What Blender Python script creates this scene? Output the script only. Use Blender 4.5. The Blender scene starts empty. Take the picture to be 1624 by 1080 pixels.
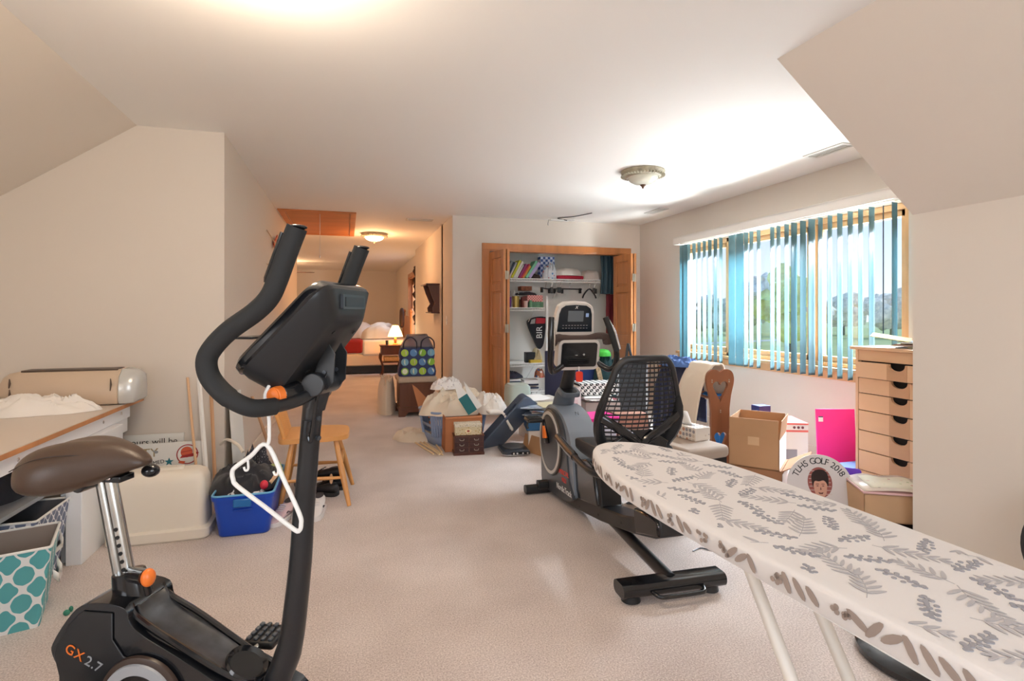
import bpy, bmesh, math, random
from mathutils import Vector, Matrix, noise
from mathutils.geometry import tessellate_polygon
C = bpy.context.scene
COL = C.collection
R = math.radians
PI = math.pi
random.seed(7)
# ---------------------------------------------------------------- camera
F_PX = 868.0
cd = bpy.data.cameras.new('camera'); cam = bpy.data.objects.new('camera', cd); COL.objects.link(cam)
cd.sensor_width = 36; cd.sensor_fit = 'HORIZONTAL'; cd.lens = F_PX/1624*36; cd.shift_y = -42/1624; cd.clip_start = .02; cd.clip_end = 600
cam.location = (0, 0, 1.22); cam.rotation_euler = (R(90), 0, -math.atan(262/868))
C.camera = cam
# ---------------------------------------------------------------- world, exposure
C.view_settings.view_transform = 'Standard'; C.view_settings.look = 'None'
C.view_settings.gamma = 1; C.view_settings.exposure = 0.92; C.view_settings.use_curve_mapping = False
C.cycles.max_bounces = 10; C.cycles.diffuse_bounces = 6; C.cycles.transparent_max_bounces = 16
C.cycles.sample_clamp_indirect = 6.0; C.cycles.use_denoising = True
W = bpy.data.worlds.new('sky'); C.world = W; W.use_nodes = True
nt = W.node_tree; nt.nodes.clear()
out = nt.nodes.new('ShaderNodeOutputWorld'); bg = nt.nodes.new('ShaderNodeBackground')
tc = nt.nodes.new('ShaderNodeTexCoord'); sx = nt.nodes.new('ShaderNodeSeparateXYZ'); rp = nt.nodes.new('ShaderNodeValToRGB')
nt.links.new(tc.outputs['Generated'], sx.inputs[0]); nt.links.new(sx.outputs['Z'], rp.inputs[0])
nt.links.new(rp.outputs[0], bg.inputs[0]); nt.links.new(bg.outputs[0], out.inputs[0])
e = rp.color_ramp.elements
e[0].position = 0.0; e[0].color = (.80, .88, .95, 1); e[1].position = .35; e[1].color = (.20, .44, .95, 1)
bg.inputs[1].default_value = .72
# ---------------------------------------------------------------- sun and added area fills
def area(name, loc, rot, sx_, sy_, power, col):
    l = bpy.data.lights.new(name, 'AREA'); l.shape = 'RECTANGLE'; l.size = sx_; l.size_y = sy_; l.energy = power; l.color = col
    o = bpy.data.objects.new(name, l); COL.objects.link(o); o.location = loc; o.rotation_euler = rot; return o
sun = bpy.data.lights.new('sun', 'SUN'); sun.energy = 1.9; sun.angle = R(40); sun.color = (.86, .93, 1.0)
so = bpy.data.objects.new('sun', sun); COL.objects.link(so); so.location = (10, 6, 8)
so.rotation_euler = Vector((math.cos(R(38))*math.cos(R(8)), math.cos(R(38))*math.sin(R(8)), math.sin(R(38)))).to_track_quat('Z', 'Y').to_euler()
area('added_rear_fill', (.35, -1.42, 1.45), (R(90), 0, 0), 1.9, 1.2, 21, (.88, .94, 1.0))  # added lamp at an assumed window behind the camera
area('added_left_fill', (-2.30, -.35, 1.12), (R(90), 0, R(-90)), 1.5, .7, 12, (.94, .96, 1))  # added lamp at an assumed window in the left knee wall
sl = area('added_dormer_fill', (5.5, 4.3, 3.6), (0, 0, 0), 3.4, 1.5, 1700, (.80, .90, 1.0)); sl.rotation_euler = Vector((.80, 0, .60)).to_track_quat('Z', 'Y').to_euler()  # added lamp outside, above the sightline, strengthening the daylight
gb = area('added_ceiling_fill', (5.3, 4.3, -.25), (0, 0, 0), 3.4, 1.2, 500, (.90, .96, 1.0)); gb.rotation_euler = Vector((.88, 0, -.48)).to_track_quat('Z', 'Y').to_euler()  # added lamp below the sill, brightening the ceiling
def point(name, loc, power, col, rad=.1):
    l = bpy.data.lights.new(name, 'POINT'); l.energy = power; l.color = col; l.shadow_soft_size = rad
    o = bpy.data.objects.new(name, l); COL.objects.link(o); o.location = loc; return o
# ---------------------------------------------------------------- materials
def lin(c):
    return tuple(((x/255)/12.92 if x/255 <= .04045 else ((x/255+.055)/1.055)**2.4) for x in c[:3]) + (1,)
MATS = {}
def mat(name, col=(200, 200, 200), rough=.55, metal=0, bump=None, vary=None, coat=0, emit=None, spec=.5, trans=0, sheen=0, alpha=1, transl=0):
    if name in MATS: return MATS[name]
    m = bpy.data.materials.new(name); m.use_nodes = True; n = m.node_tree; b = n.nodes['Principled BSDF']
    b.inputs['Base Color'].default_value = lin(col); b.inputs['Roughness'].default_value = rough; b.inputs['Metallic'].default_value = metal
    b.inputs['Specular IOR Level'].default_value = spec; b.inputs['Coat Weight'].default_value = coat
    b.inputs['Transmission Weight'].default_value = trans; b.inputs['Sheen Weight'].default_value = sheen; b.inputs['Alpha'].default_value = alpha
    if emit: b.inputs['Emission Color'].default_value = lin(emit[0]); b.inputs['Emission Strength'].default_value = emit[1]
    t = None
    if vary or bump:
        t = n.nodes.new('ShaderNodeTexCoord')
    if vary:   # (scale, amount, stretch)
        no = n.nodes.new('ShaderNodeTexNoise'); no.inputs['Scale'].default_value = vary[0]; no.inputs['Detail'].default_value = 5
        mp = n.nodes.new('ShaderNodeMapping'); mp.inputs['Scale'].default_value = vary[2] if len(vary) > 2 else (1, 1, 1)
        n.links.new(t.outputs['Object'], mp.inputs[0]); n.links.new(mp.outputs[0], no.inputs[0])
        r = n.nodes.new('ShaderNodeValToRGB'); a = vary[1]
        c = lin(col); r.color_ramp.elements[0].position = .3; r.color_ramp.elements[1].position = .7
        r.color_ramp.elements[0].color = (c[0]*(1-a), c[1]*(1-a), c[2]*(1-a), 1); r.color_ramp.elements[1].color = (min(1, c[0]*(1+a)), min(1, c[1]*(1+a)), min(1, c[2]*(1+a)), 1)
        n.links.new(no.outputs[0], r.inputs[0]); n.links.new(r.outputs[0], b.inputs['Base Color'])
    if bump:
        no = n.nodes.new('ShaderNodeTexNoise'); no.inputs['Scale'].default_value = bump[0]; no.inputs['Detail'].default_value = 3
        bp = n.nodes.new('ShaderNodeBump'); bp.inputs['Strength'].default_value = bump[1]; bp.inputs['Distance'].default_value = bump[2] if len(bump) > 2 else .004
        n.links.new(t.outputs['Object'], no.inputs[0]); n.links.new(no.outputs[0], bp.inputs['Height']); n.links.new(bp.outputs[0], b.inputs['Normal'])
    if transl:
        tr = n.nodes.new('ShaderNodeBsdfTranslucent'); tr.inputs[0].default_value = lin(col); mx = n.nodes.new('ShaderNodeMixShader'); mx.inputs[0].default_value = transl
        o = n.nodes['Material Output']; n.links.new(b.outputs[0], mx.inputs[1]); n.links.new(tr.outputs[0], mx.inputs[2]); n.links.new(mx.outputs[0], o.inputs[0])
    MATS[name] = m; return m
wall_m = mat('wall_paint', (224, 215, 204), .75, bump=(300, .12, .001))
ceil_m = mat('ceiling_paint', (244, 242, 238), .8, bump=(250, .1, .001))
slope_m = wall_m
wood_trim = mat('honey_oak_trim', (196, 128, 74), .35, vary=(9, .18, (1, 1, .12)), coat=.2)
oak_hatch = mat('hatch_plywood', (196, 122, 66), .5, vary=(5, .12, (.3, 1, 1)))
pine = mat('pine_window_wood', (214, 172, 124), .4, vary=(9, .12, (1, .15, .4)))
white_pl = mat('white_plastic', (236, 235, 230), .35)
white_paint = mat('white_laminate', (238, 240, 242), .4)
offw = mat('cream_plastic', (232, 224, 210), .38)
black_pl = mat('black_plastic', (30, 31, 33), .38, bump=(600, .15, .0006))
black_gl = mat('glossy_black_plastic', (22, 23, 26), .16, coat=.3)
black_metal = mat('black_powder_coat', (27, 28, 31), .34, metal=.0, coat=.15)
foam = mat('black_foam_grip', (34, 34, 34), .75, bump=(500, .3, .001))
chrome = mat('chrome', (225, 225, 225), .12, metal=1)
steel = mat('worn_steel_tube', (205, 205, 200), .25, metal=1, vary=(30, .2, (1, 1, .2)))
orange = mat('orange_plastic', (238, 122, 44), .35)
graym = mat('grey_plastic', (158, 161, 164), .4)
dkgray = mat('dark_grey_plastic', (62, 66, 72), .4)
cardboard = mat('cardboard', (176, 134, 96), .8, vary=(3, .06))
cardboard_l = mat('light_cardboard', (202, 164, 126), .8, vary=(3, .06))
paper = mat('white_paper', (236, 234, 230), .8)
darkwood = mat('dark_cherry_wood', (84, 44, 30), .35, vary=(12, .2, (1, 1, .15)), coat=.2)
chestwood = mat('walnut_bench_wood', (104, 62, 42), .4, vary=(12, .2, (1, 1, .15)))
birch = mat('birch_laminate', (222, 180, 140), .45, vary=(6, .04, (.3, .3, 1)))
birch_d = mat('birch_band', (196, 152, 114), .5, vary=(6, .04, (.3, .3, 1)))
linen = mat('white_linen', (236, 230, 222), .9, bump=(60, .3, .003), sheen=.2)
cream_cloth = mat('cream_cloth', (226, 210, 188), .9, bump=(50, .3, .003), sheen=.2)
navy_cloth = mat('navy_cloth', (38, 48, 78), .9, bump=(80, .3, .002), sheen=.2)
black_cloth = mat('black_cloth', (28, 29, 36), .85, bump=(80, .3, .002), sheen=.2)
glass_m = mat('window_glass', (255, 255, 255), 0.0, trans=1, spec=.3, alpha=.12)
metal_w = mat('white_wire', (244, 244, 240), .4)
ink = mat('black_ink', (30, 30, 34), .6)
brass = mat('brushed_nickel', (176, 166, 148), .35, metal=.6)

def carpet_mat():
    m = mat('beige_carpet', (204, 184, 170), .95, sheen=.3); n = m.node_tree; b = n.nodes['Principled BSDF']
    t = n.nodes.new('ShaderNodeTexCoord')
    a = n.nodes.new('ShaderNodeTexNoise'); a.inputs['Scale'].default_value = 170; a.inputs['Detail'].default_value = 4
    l = n.nodes.new('ShaderNodeTexNoise'); l.inputs['Scale'].default_value = 2.2; l.inputs['Detail'].default_value = 3
    ad = n.nodes.new('ShaderNodeMath'); ad.operation = 'MULTIPLY_ADD'; ad.inputs[1].default_value = .35
    n.links.new(t.outputs['Object'], a.inputs[0]); n.links.new(t.outputs['Object'], l.inputs[0])
    n.links.new(l.outputs[0], ad.inputs[0]); n.links.new(a.outputs[0], ad.inputs[2])
    r = n.nodes.new('ShaderNodeValToRGB'); r.color_ramp.elements[0].position = .48; r.color_ramp.elements[1].position = .86
    r.color_ramp.elements[0].color = lin((170, 153, 144)); r.color_ramp.elements[1].color = lin((226, 213, 205))
    n.links.new(ad.outputs[0], r.inputs[0]); n.links.new(r.outputs[0], b.inputs['Base Color'])
    bp = n.nodes.new('ShaderNodeBump'); bp.inputs['Strength'].default_value = .5; bp.inputs['Distance'].default_value = .004
    n.links.new(a.outputs[0], bp.inputs['Height']); n.links.new(bp.outputs[0], b.inputs['Normal']); return m
carpet = carpet_mat()

def spots_mat(name, base, cols, scale, thr=.33, coord='Object', mp=(1, 1, 1), rough=.7, rnd=1.0):
    """cells of colour on a base: voronoi discs"""
    m = mat(name, base, rough); n = m.node_tree; b = n.nodes['Principled BSDF']
    t = n.nodes.new('ShaderNodeTexCoord'); mm = n.nodes.new('ShaderNodeMapping'); mm.inputs['Scale'].default_value = mp
    v = n.nodes.new('ShaderNodeTexVoronoi'); v.inputs['Scale'].default_value = scale; v.inputs['Randomness'].default_value = rnd
    n.links.new(t.outputs[coord], mm.inputs[0]); n.links.new(mm.outputs[0], v.inputs[0])
    lt = n.nodes.new('ShaderNodeMath'); lt.operation = 'LESS_THAN'; lt.inputs[1].default_value = thr; n.links.new(v.outputs['Distance'], lt.inputs[0])
    r = n.nodes.new('ShaderNodeValToRGB'); r.color_ramp.interpolation = 'CONSTANT'
    el = r.color_ramp.elements
    while len(el) < len(cols): el.new(.5)
    for i, c in enumerate(cols): el[i].position = i/len(cols); el[i].color = lin(c)
    s = n.nodes.new('ShaderNodeSeparateColor'); n.links.new(v.outputs['Color'], s.inputs[0]); n.links.new(s.outputs[0], r.inputs[0])
    mx = n.nodes.new('ShaderNodeMix'); mx.data_type = 'RGBA'; mx.inputs[6].default_value = lin(base)
    n.links.new(lt.outputs[0], mx.inputs[0]); n.links.new(r.outputs[0], mx.inputs[7]); n.links.new(mx.outputs[2], b.inputs['Base Color']); return m

def expr_mat(name, a, b_, build, rough=.7):
    """build(n, x, y, z sockets) returns a 0..1 socket mixing colour a to b_"""
    m = mat(name, a, rough); n = m.node_tree; b = n.nodes['Principled BSDF']
    t = n.nodes.new('ShaderNodeTexCoord'); s = n.nodes.new('ShaderNodeSeparateXYZ'); n.links.new(t.outputs['Object'], s.inputs[0])
    f = build(n, s.outputs[0], s.outputs[1], s.outputs[2])
    mx = n.nodes.new('ShaderNodeMix'); mx.data_type = 'RGBA'; mx.inputs[6].default_value = lin(a); mx.inputs[7].default_value = lin(b_)
    n.links.new(f, mx.inputs[0]); n.links.new(mx.outputs[2], b.inputs['Base Color']); return m
def mth(n, op, a, b=None, c=None):
    k = n.nodes.new('ShaderNodeMath'); k.operation = op
    for i, v in enumerate((a, b, c)):
        if v is None: continue
        if isinstance(v, (int, float)): k.inputs[i].default_value = v
        else: n.links.new(v, k.inputs[i])
    return k.outputs[0]
def trellis(per, wd):
    # quatrefoil-like lattice lines from a sum of cosines in the (x+y, z) plane
    def f(n, x, y, z):
        u = mth(n, 'MULTIPLY', mth(n, 'ADD', x, y), 2*PI/per); v = mth(n, 'MULTIPLY', z, 2*PI/per*.85)
        s = mth(n, 'ADD', mth(n, 'COSINE', u), mth(n, 'COSINE', v))
        w = mth(n, 'MULTIPLY', mth(n, 'COSINE', mth(n, 'MULTIPLY', u, 2)), mth(n, 'COSINE', mth(n, 'MULTIPLY', v, 2)))
        s = mth(n, 'ADD', s, mth(n, 'MULTIPLY', w, .25))
        return mth(n, 'LESS_THAN', mth(n, 'ABSOLUTE', s), wd)
    return f
def checker(per, axis=('x', 'z')):
    def f(n, x, y, z):
        d = {'x': x, 'y': y, 'z': z}
        a = mth(n, 'FLOOR', mth(n, 'DIVIDE', d[axis[0]], per)); b = mth(n, 'FLOOR', mth(n, 'DIVIDE', d[axis[1]], per))
        return mth(n, 'FLOORED_MODULO', mth(n, 'ADD', a, b), 2)
    return f
# ---------------------------------------------------------------- mesh building
def spline(pts, n=6, closed=False):
    P = [Vector(p) for p in pts]; N = len(P); o = []
    for i in range(N if closed else N-1):
        a, b, c, d = (P[(i-1) % N], P[i], P[(i+1) % N], P[(i+2) % N]) if closed else (P[max(i-1, 0)], P[i], P[i+1], P[min(i+2, N-1)])
        for k in range(n):
            t = k/n
            o.append(.5*((2*b)+(c-a)*t+(2*a-5*b+4*c-d)*t*t+(3*b-a-3*c+d)*t**3))
    if not closed: o.append(P[-1])
    return o
class MB:
    def __init__(s): s.v = []; s.f = []
    def add(s, vs, fs, M=None):
        k = len(s.v); s.v += [tuple(M @ Vector(v)) if M else tuple(v) for v in vs]; s.f += [tuple(i+k for i in f) for f in fs]; return s
    def box(s, c, d, rz=0, M=None):
        x, y, z = d[0]/2, d[1]/2, d[2]/2
        T = Matrix.Translation(c) @ Matrix.Rotation(rz, 4, 'Z')
        if M is not None: T = M @ T
        return s.add([(i, j, k) for i in (-x, x) for j in (-y, y) for k in (-z, z)], [(0, 1, 3, 2), (4, 6, 7, 5), (0, 4, 5, 1), (2, 3, 7, 6), (0, 2, 6, 4), (1, 5, 7, 3)], T)
    def bb(s, x0, x1, y0, y1, z0, z1, M=None): return s.box(((x0+x1)/2, (y0+y1)/2, (z0+z1)/2), (x1-x0, y1-y0, z1-z0), 0, M)
    def loft(s, rings, cap=True, closed=True, loop=False):
        n = len(rings[0]); vs = [tuple(p) for r in rings for p in r]; fs = []
        m = len(rings)
        for i in range(m if loop else m-1):
            for j in range(n if closed else n-1):
                a = i*n+j; b = i*n+(j+1) % n; c = ((i+1) % m)*n+(j+1) % n; d = ((i+1) % m)*n+j; fs.append((a, b, c, d))
        if cap and not loop and closed: fs += [tuple(range(n-1, -1, -1)), tuple(range((m-1)*n, m*n))]
        return s.add(vs, fs)
    def tube(s, pts, r, n=10, closed=False, sc=(1, 1), up=None):
        P = [Vector(p) for p in pts]; N = len(P); rings = []
        rr = r if isinstance(r, (list, tuple)) else [r]*N
        T0 = (P[1]-P[0]).normalized(); u = Vector(up) if up else (Vector((0, 0, 1)) if abs(T0.z) < .9 else Vector((1, 0, 0)))
        u = (u-u.dot(T0)*T0).normalized()
        for i in range(N):
            t = (P[(i+1) % N]-P[i-1]) if closed else (P[min(i+1, N-1)]-P[max(i-1, 0)])
            t.normalize(); u = (u-u.dot(t)*t).normalized(); w = t.cross(u)
            rings.append([P[i]+rr[i]*(math.cos(2*PI*k/n)*u*sc[0]+math.sin(2*PI*k/n)*w*sc[1]) for k in range(n)])
        return s.loft(rings, loop=closed)
    def cyl(s, p0, p1, r0, r1=None, n=20): return s.tube([p0, p1], [r0, r0 if r1 is None else r1], n)
    def lathe(s, prof, c=(0, 0, 0), n=28, M=None):
        T = (M or Matrix.Identity(4)) @ Matrix.Translation(c)
        return s.loft([[T @ Vector((r*math.cos(2*PI*k/n), r*math.sin(2*PI*k/n), z)) for k in range(n)] for r, z in prof])
    def ell(s, c, r, n=16, m=10, M=None):
        r = (r, r, r) if not isinstance(r, (tuple, list)) else r; rg = []
        for i in range(m+1):
            a = -PI/2+PI*i/m; a = max(-PI/2+.02, min(PI/2-.02, a))
            q = [Vector((c[0]+r[0]*math.cos(a)*math.cos(2*PI*k/n), c[1]+r[1]*math.cos(a)*math.sin(2*PI*k/n), c[2]+r[2]*math.sin(a))) for k in range(n)]
            rg.append([M @ p for p in q] if M else q)
        return s.loft(rg)
    def plate(s, polys, w0, w1, f=lambda u, v, w: (u, w, v)):
        """polygon (with holes) in (u,v), extruded over w"""
        L = [[(p[0], p[1]) for p in q] for q in polys]
        tri = tessellate_polygon([[Vector((a, b, 0)) for a, b in q] for q in L]); flat = [p for q in L for p in q]; n = len(flat)
        fs = [tuple(t) for t in tri] + [tuple(i+n for i in reversed(t)) for t in tri]; k = 0
        for q in L:
            m = len(q)
            for i in range(m): j = (i+1) % m; fs.append((k+i, k+j, n+k+j, n+k+i))
            k += m
        return s.add([f(a, b, w0) for a, b in flat]+[f(a, b, w1) for a, b in flat], fs)
    def build(s, name, m, parent=None, smooth=True, bevel=0, seg=2, sub=0, solid=0, ang=35, loc=None, rot=None):
        me = bpy.data.meshes.new(name); me.from_pydata(s.v, [], s.f); me.validate()
        b = bmesh.new(); b.from_mesh(me)
        if bevel or not solid: bmesh.ops.recalc_face_normals(b, faces=b.faces)
        b.to_mesh(me); b.free()
        if smooth:
            me.polygons.foreach_set('use_smooth', [True]*len(me.polygons))
            me.set_sharp_from_angle(angle=R(ang))
        me.materials.append(m); o = bpy.data.objects.new(name, me); COL.objects.link(o)
        if parent: o.parent = parent
        if loc: o.location = loc
        if rot: o.rotation_euler = rot
        if solid: k = o.modifiers.new('solid', 'SOLIDIFY'); k.thickness = solid; k.offset = 0
        if bevel: k = o.modifiers.new('bevel', 'BEVEL'); k.width = bevel; k.segments = seg; k.limit_method = 'ANGLE'; k.angle_limit = R(40); k.harden_normals = False
        if sub: k = o.modifiers.new('sub', 'SUBSURF'); k.levels = sub; k.render_levels = sub
        return o
def join_mats(name, parts, parent=None):
    V, Fc, mi = [], [], []
    for q, (mb, m) in enumerate(parts):
        k = len(V); V += mb.v; Fc += [tuple(i+k for i in f) for f in mb.f]; mi += [q]*len(mb.f)
    me = bpy.data.meshes.new(name); me.from_pydata(V, [], Fc)
    for mb, m in parts: me.materials.append(m)
    me.polygons.foreach_set('material_index', mi); me.polygons.foreach_set('use_smooth', [True]*len(Fc)); me.update()
    b = bmesh.new(); b.from_mesh(me); bmesh.ops.recalc_face_normals(b, faces=b.faces); b.to_mesh(me); b.free()
    me.set_sharp_from_angle(angle=R(60))
    o = bpy.data.objects.new(name, me); COL.objects.link(o); o.parent = parent; return o
def tag(o, label=None, cat=None, group=None, kind=None):
    if label: o['label'] = label
    if cat: o['category'] = cat
    if group: o['group'] = group
    if kind: o['kind'] = kind
    return o
def thing(name, label, cat, loc=(0, 0, 0), rz=0, group=None):
    o = bpy.data.objects.new(name, None); o.empty_display_size = .1; COL.objects.link(o); o.location = loc; o.rotation_euler = (0, 0, rz)
    return tag(o, label, cat, group)
def st(o): o['kind'] = 'structure'; return o
def text(name, body, size, m, parent, loc, rot, align='CENTER', ext=.0006, shear=0, space=1.0):
    cu = bpy.data.curves.new(name, 'FONT'); cu.body = body; cu.size = size; cu.align_x = align; cu.align_y = 'CENTER'; cu.extrude = ext; cu.shear = shear; cu.space_character = space
    t = bpy.data.objects.new(name+'_tmp', cu); COL.objects.link(t); bpy.context.view_layer.update()
    me = bpy.data.meshes.new_from_object(t.evaluated_get(bpy.context.evaluated_depsgraph_get())); COL.objects.unlink(t); bpy.data.objects.remove(t)
    me.materials.clear(); me.materials.append(m); o = bpy.data.objects.new(name, me); COL.objects.link(o)
    if parent: o.parent = parent
    o.location = loc; o.rotation_euler = rot; return o
def heap(cx, cy, z0, hx, hy, h, seed=0, n=34, fold=.35, rz=0, lump=3.0, top=None, p=2.6):
    """a pile of cloth: superellipse footprint, folded dome"""
    s = MB(); vs = []; fs = []; cr, sr = math.cos(rz), math.sin(rz)
    for i in range(n+1):
        for j in range(n+1):
            u, v = -1+2*i/n, -1+2*j/n
            k = max(abs(u), abs(v)); L = math.hypot(u, v) or 1; uu, vv = u/L*k, v/L*k   # square to disc
            a = 1+.12*noise.noise(Vector((uu*2+seed, vv*2, seed)))
            x, y = uu*hx*a, vv*hy*a
            d = (abs(uu)**2+abs(vv)**2)**.5
            base = max(0, 1-d**p)**.6
            q = Vector((x*lump/hx+seed*3.1, y*lump/hy, seed))
            wq = Vector((noise.noise(q*.8+Vector((5, 1, 2))), noise.noise(q*.8+Vector((1, 7, 4))), 0))
            rg = .5+noise.noise(q*.8+wq*1.2); rg2 = (1-abs(noise.noise(q*1.15+wq*1.6+Vector((9, 3, 1)))*1.8))**2
            z = h*base*(1-fold+fold*(.55*rg+.45*rg2))
            vs.append((cx+x*cr-y*sr, cy+x*sr+y*cr, z0+z))
    for i in range(n):
        for j in range(n):
            a = i*(n+1)+j; fs.append((a, a+n+1, a+n+2, a+1))
    base0 = len(vs); 
    s.add(vs, fs)
    rim = [i*(n+1) for i in range(n)]+[n*(n+1)+j for j in range(n)]+[(n-i)*(n+1)+n for i in range(n)]+[n-j for j in range(n)]
    s.f.append(tuple(reversed(rim)))
    return s
def drape(path, y0, y1, amp, seed=0, n=30, wl=9, ax='y'):
    """sheet following a path in (x,z), wide along y, with ripples growing downwards"""
    P = spline([(a, 0, b) for a, b in path], 5); L = len(P); rg = []
    zt = max(p.z for p in P)
    for p in P:
        r = []
        for k in range(n+1):
            t = k/n; y = y0+(y1-y0)*t; g = min(1, (zt-p.z)/.25)
            w = amp*g*(math.sin(t*wl*2+seed+2*noise.noise(Vector((t*3, p.z*2, seed))))+.5*math.sin(t*wl*4.3+seed*2))
            q = (p.x+w, y, p.z+.01*noise.noise(Vector((t*4, seed, p.x*6))))
            r.append(q if ax == 'y' else (q[1], q[0], q[2]))
        rg.append(r)
    return MB().loft(rg, cap=False, closed=False)
def rrect(w, h, r, n=5, cx=0, cy=0):
    o = []
    for sx_, sy_, a0 in ((1, 1, 0), (-1, 1, 90), (-1, -1, 180), (1, -1, 270)):
        for k in range(n+1):
            a = R(a0+90*k/n); o.append((cx+sx_*(w/2-r)+r*math.cos(a), cy+sy_*(h/2-r)+r*math.sin(a)))
    return o
def circ(cx, cy, r, n=32, ry=None): return [(cx+r*math.cos(2*PI*k/n), cy+(ry or r)*math.sin(2*PI*k/n)) for k in range(n)]
def copy_tree(o, parent=None, dx=(0, 0, 0)):
    c = o.copy(); COL.objects.link(c)
    if parent: c.parent = parent
    for ch in list(o.children): copy_tree(ch, c)
    return c
def open_box(s, x0, x1, y0, y1, z0, z1, t=.004):
    s.bb(x0, x1, y0, y1, z0, z0+t); s.bb(x0, x0+t, y0, y1, z0, z1); s.bb(x1-t, x1, y0, y1, z0, z1); s.bb(x0, x1, y0, y0+t, z0, z1); s.bb(x0, x1, y1-t, y1, z0, z1); return s
FR = (R(90), 0, 0)       # text facing -Y
# ================================================================ the room
WX, WY0, WY1, WZ0, WZ1 = 3.85, 2.93, 5.70, .78, 2.03
st(MB().bb(-3.3, 4.0, -1.7, 16.2, -.12, 0).build('floor', carpet, smooth=False))
s = MB().bb(-1.30, 1.97, -1.6, 4.19, 2.44, 2.54).bb(1.97, 3.97, 2.141, 7.5, 2.44, 2.54).bb(-.89, 1.97, 4.19, 7.5, 2.44, 2.54)
s.bb(-.89, 1.46, 7.5, 9.6, 2.44, 2.54).bb(-3.3, 1.46, 9.6, 16.1, 2.44, 2.54)
st(s.build('ceiling', ceil_m, smooth=False))
def slope(name, xa, za, xb, zb, y0, y1):
    return st(MB().plate([[(xa, za), (xb, zb), (xb, zb+.12), (xa, za+.12)]], y0, y1, lambda u, v, w: (u, w, v)).build(name, slope_m, smooth=False))
slope('ceiling_left', -1.30, 2.44, -2.38, 1.684, -1.6, 4.19)
slope('ceiling_right', 1.97, 2.44, 2.84, 1.74, -1.6, 2.14)
st(MB().plate([[(-1.6, 0), (4.19, 0), (4.19, 1.72), (-1.6, 1.72)], [(-1.1, .77), (.4, .77), (.4, 1.47), (-1.1, 1.47)]], -2.48, -2.36, lambda u, v, w: (w, u, v)).build('wall_left', wall_m, smooth=False))
st(MB().plate([[(-2.48, 0), (-.79, 0), (-.79, 2.44), (-1.30, 2.44), (-2.48, 1.614)]], 4.09, 4.19).build('wall_left_end', wall_m, smooth=False))
st(MB().bb(-.91, -.79, 4.19, 9.6, 0, 2.44).build('wall_corridor_left', wall_m, smooth=False))
st(MB().bb(2.84, 2.96, -1.6, 2.04, 0, 1.75).build('wall_right', wall_m, smooth=False))
st(MB().plate([[(2.0, 2.54), (2.84, 1.80), (2.84, 0), (3.97, 0), (3.97, 2.44)]], 2.04, 2.139).build('wall_dormer_side', wall_m, smooth=False))
WN = [(WY0, WZ0), (WY1, WZ0), (WY1, WZ1), (WY0, WZ1)]
st(MB().plate([[(2.14, 0), (7.5, 0), (7.5, 2.44), (2.14, 2.44)], WN], WX, WX+.14, lambda u, v, w: (w, u, v)).build('wall_window', wall_m, smooth=False))
st(MB().plate([[(1.25, 0), (1.70, 0), (1.70, 2.03), (3.62, 2.03), (3.62, 0), (3.85, 0), (3.85, 2.44), (1.25, 2.44)]], 6.68, 6.80).build('wall_closet', wall_m, smooth=False))
closet_m = mat('closet_paint', (234, 234, 228), .8)
st(MB().bb(1.25, 3.85, 7.40, 7.50, 0, 2.44).build('wall_closet_back', closet_m, smooth=False))
st(MB().bb(1.25, 1.36, 6.80, 10.5, 0, 2.44).build('wall_corridor_right', wall_m, smooth=False))
st(MB().plate([[(10.5, 0), (11.1, 0), (11.1, 2.03), (12.55, 2.03), (12.55, 0), (16, 0), (16, 2.44), (10.5, 2.44)]], 1.36, 1.48, lambda u, v, w: (w, u, v)).build('wall_bedroom_right', wall_m, smooth=False))
st(MB().bb(-3.2, 1.48, 16.0, 16.1, 0, 2.44).build('wall_far', wall_m, smooth=False))
st(MB().bb(-3.3, -3.2, 9.5, 16.1, 0, 2.44).build('wall_bedroom_left', wall_m, smooth=False))
st(MB().bb(-3.2, -.79, 9.6, 9.7, 0, 2.44).build('wall_bedroom_near', wall_m, smooth=False))
st(MB().plate([[(-2.48, 0), (2.96, 0), (2.96, 1.74), (1.97, 2.44), (-1.30, 2.44), (-2.48, 1.614)], [(-.6, .85), (1.3, .85), (1.3, 2.05), (-.6, 2.05)]], -1.6, -1.5).build('wall_back', wall_m, smooth=False))
def base(name, x0, x1, y0, y1): return st(MB().bb(x0, x1, y0, y1, 0, .085).build(name, wall_m if 'left' in name else mat('baseboard_paint', (226, 214, 198), .5), smooth=False, bevel=.003))
base('baseboard_right', 2.825, 2.84, -1.5, 2.14); base('baseboard_window', 3.836, 3.85, 2.14, 6.68)
base('baseboard_corridor_right', 1.236, 1.25, 6.68, 10.5); base('baseboard_closet', 1.25, 1.62, 6.665, 6.68)
base('baseboard_corridor', -.79, -.776, 4.2, 9.6)
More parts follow.
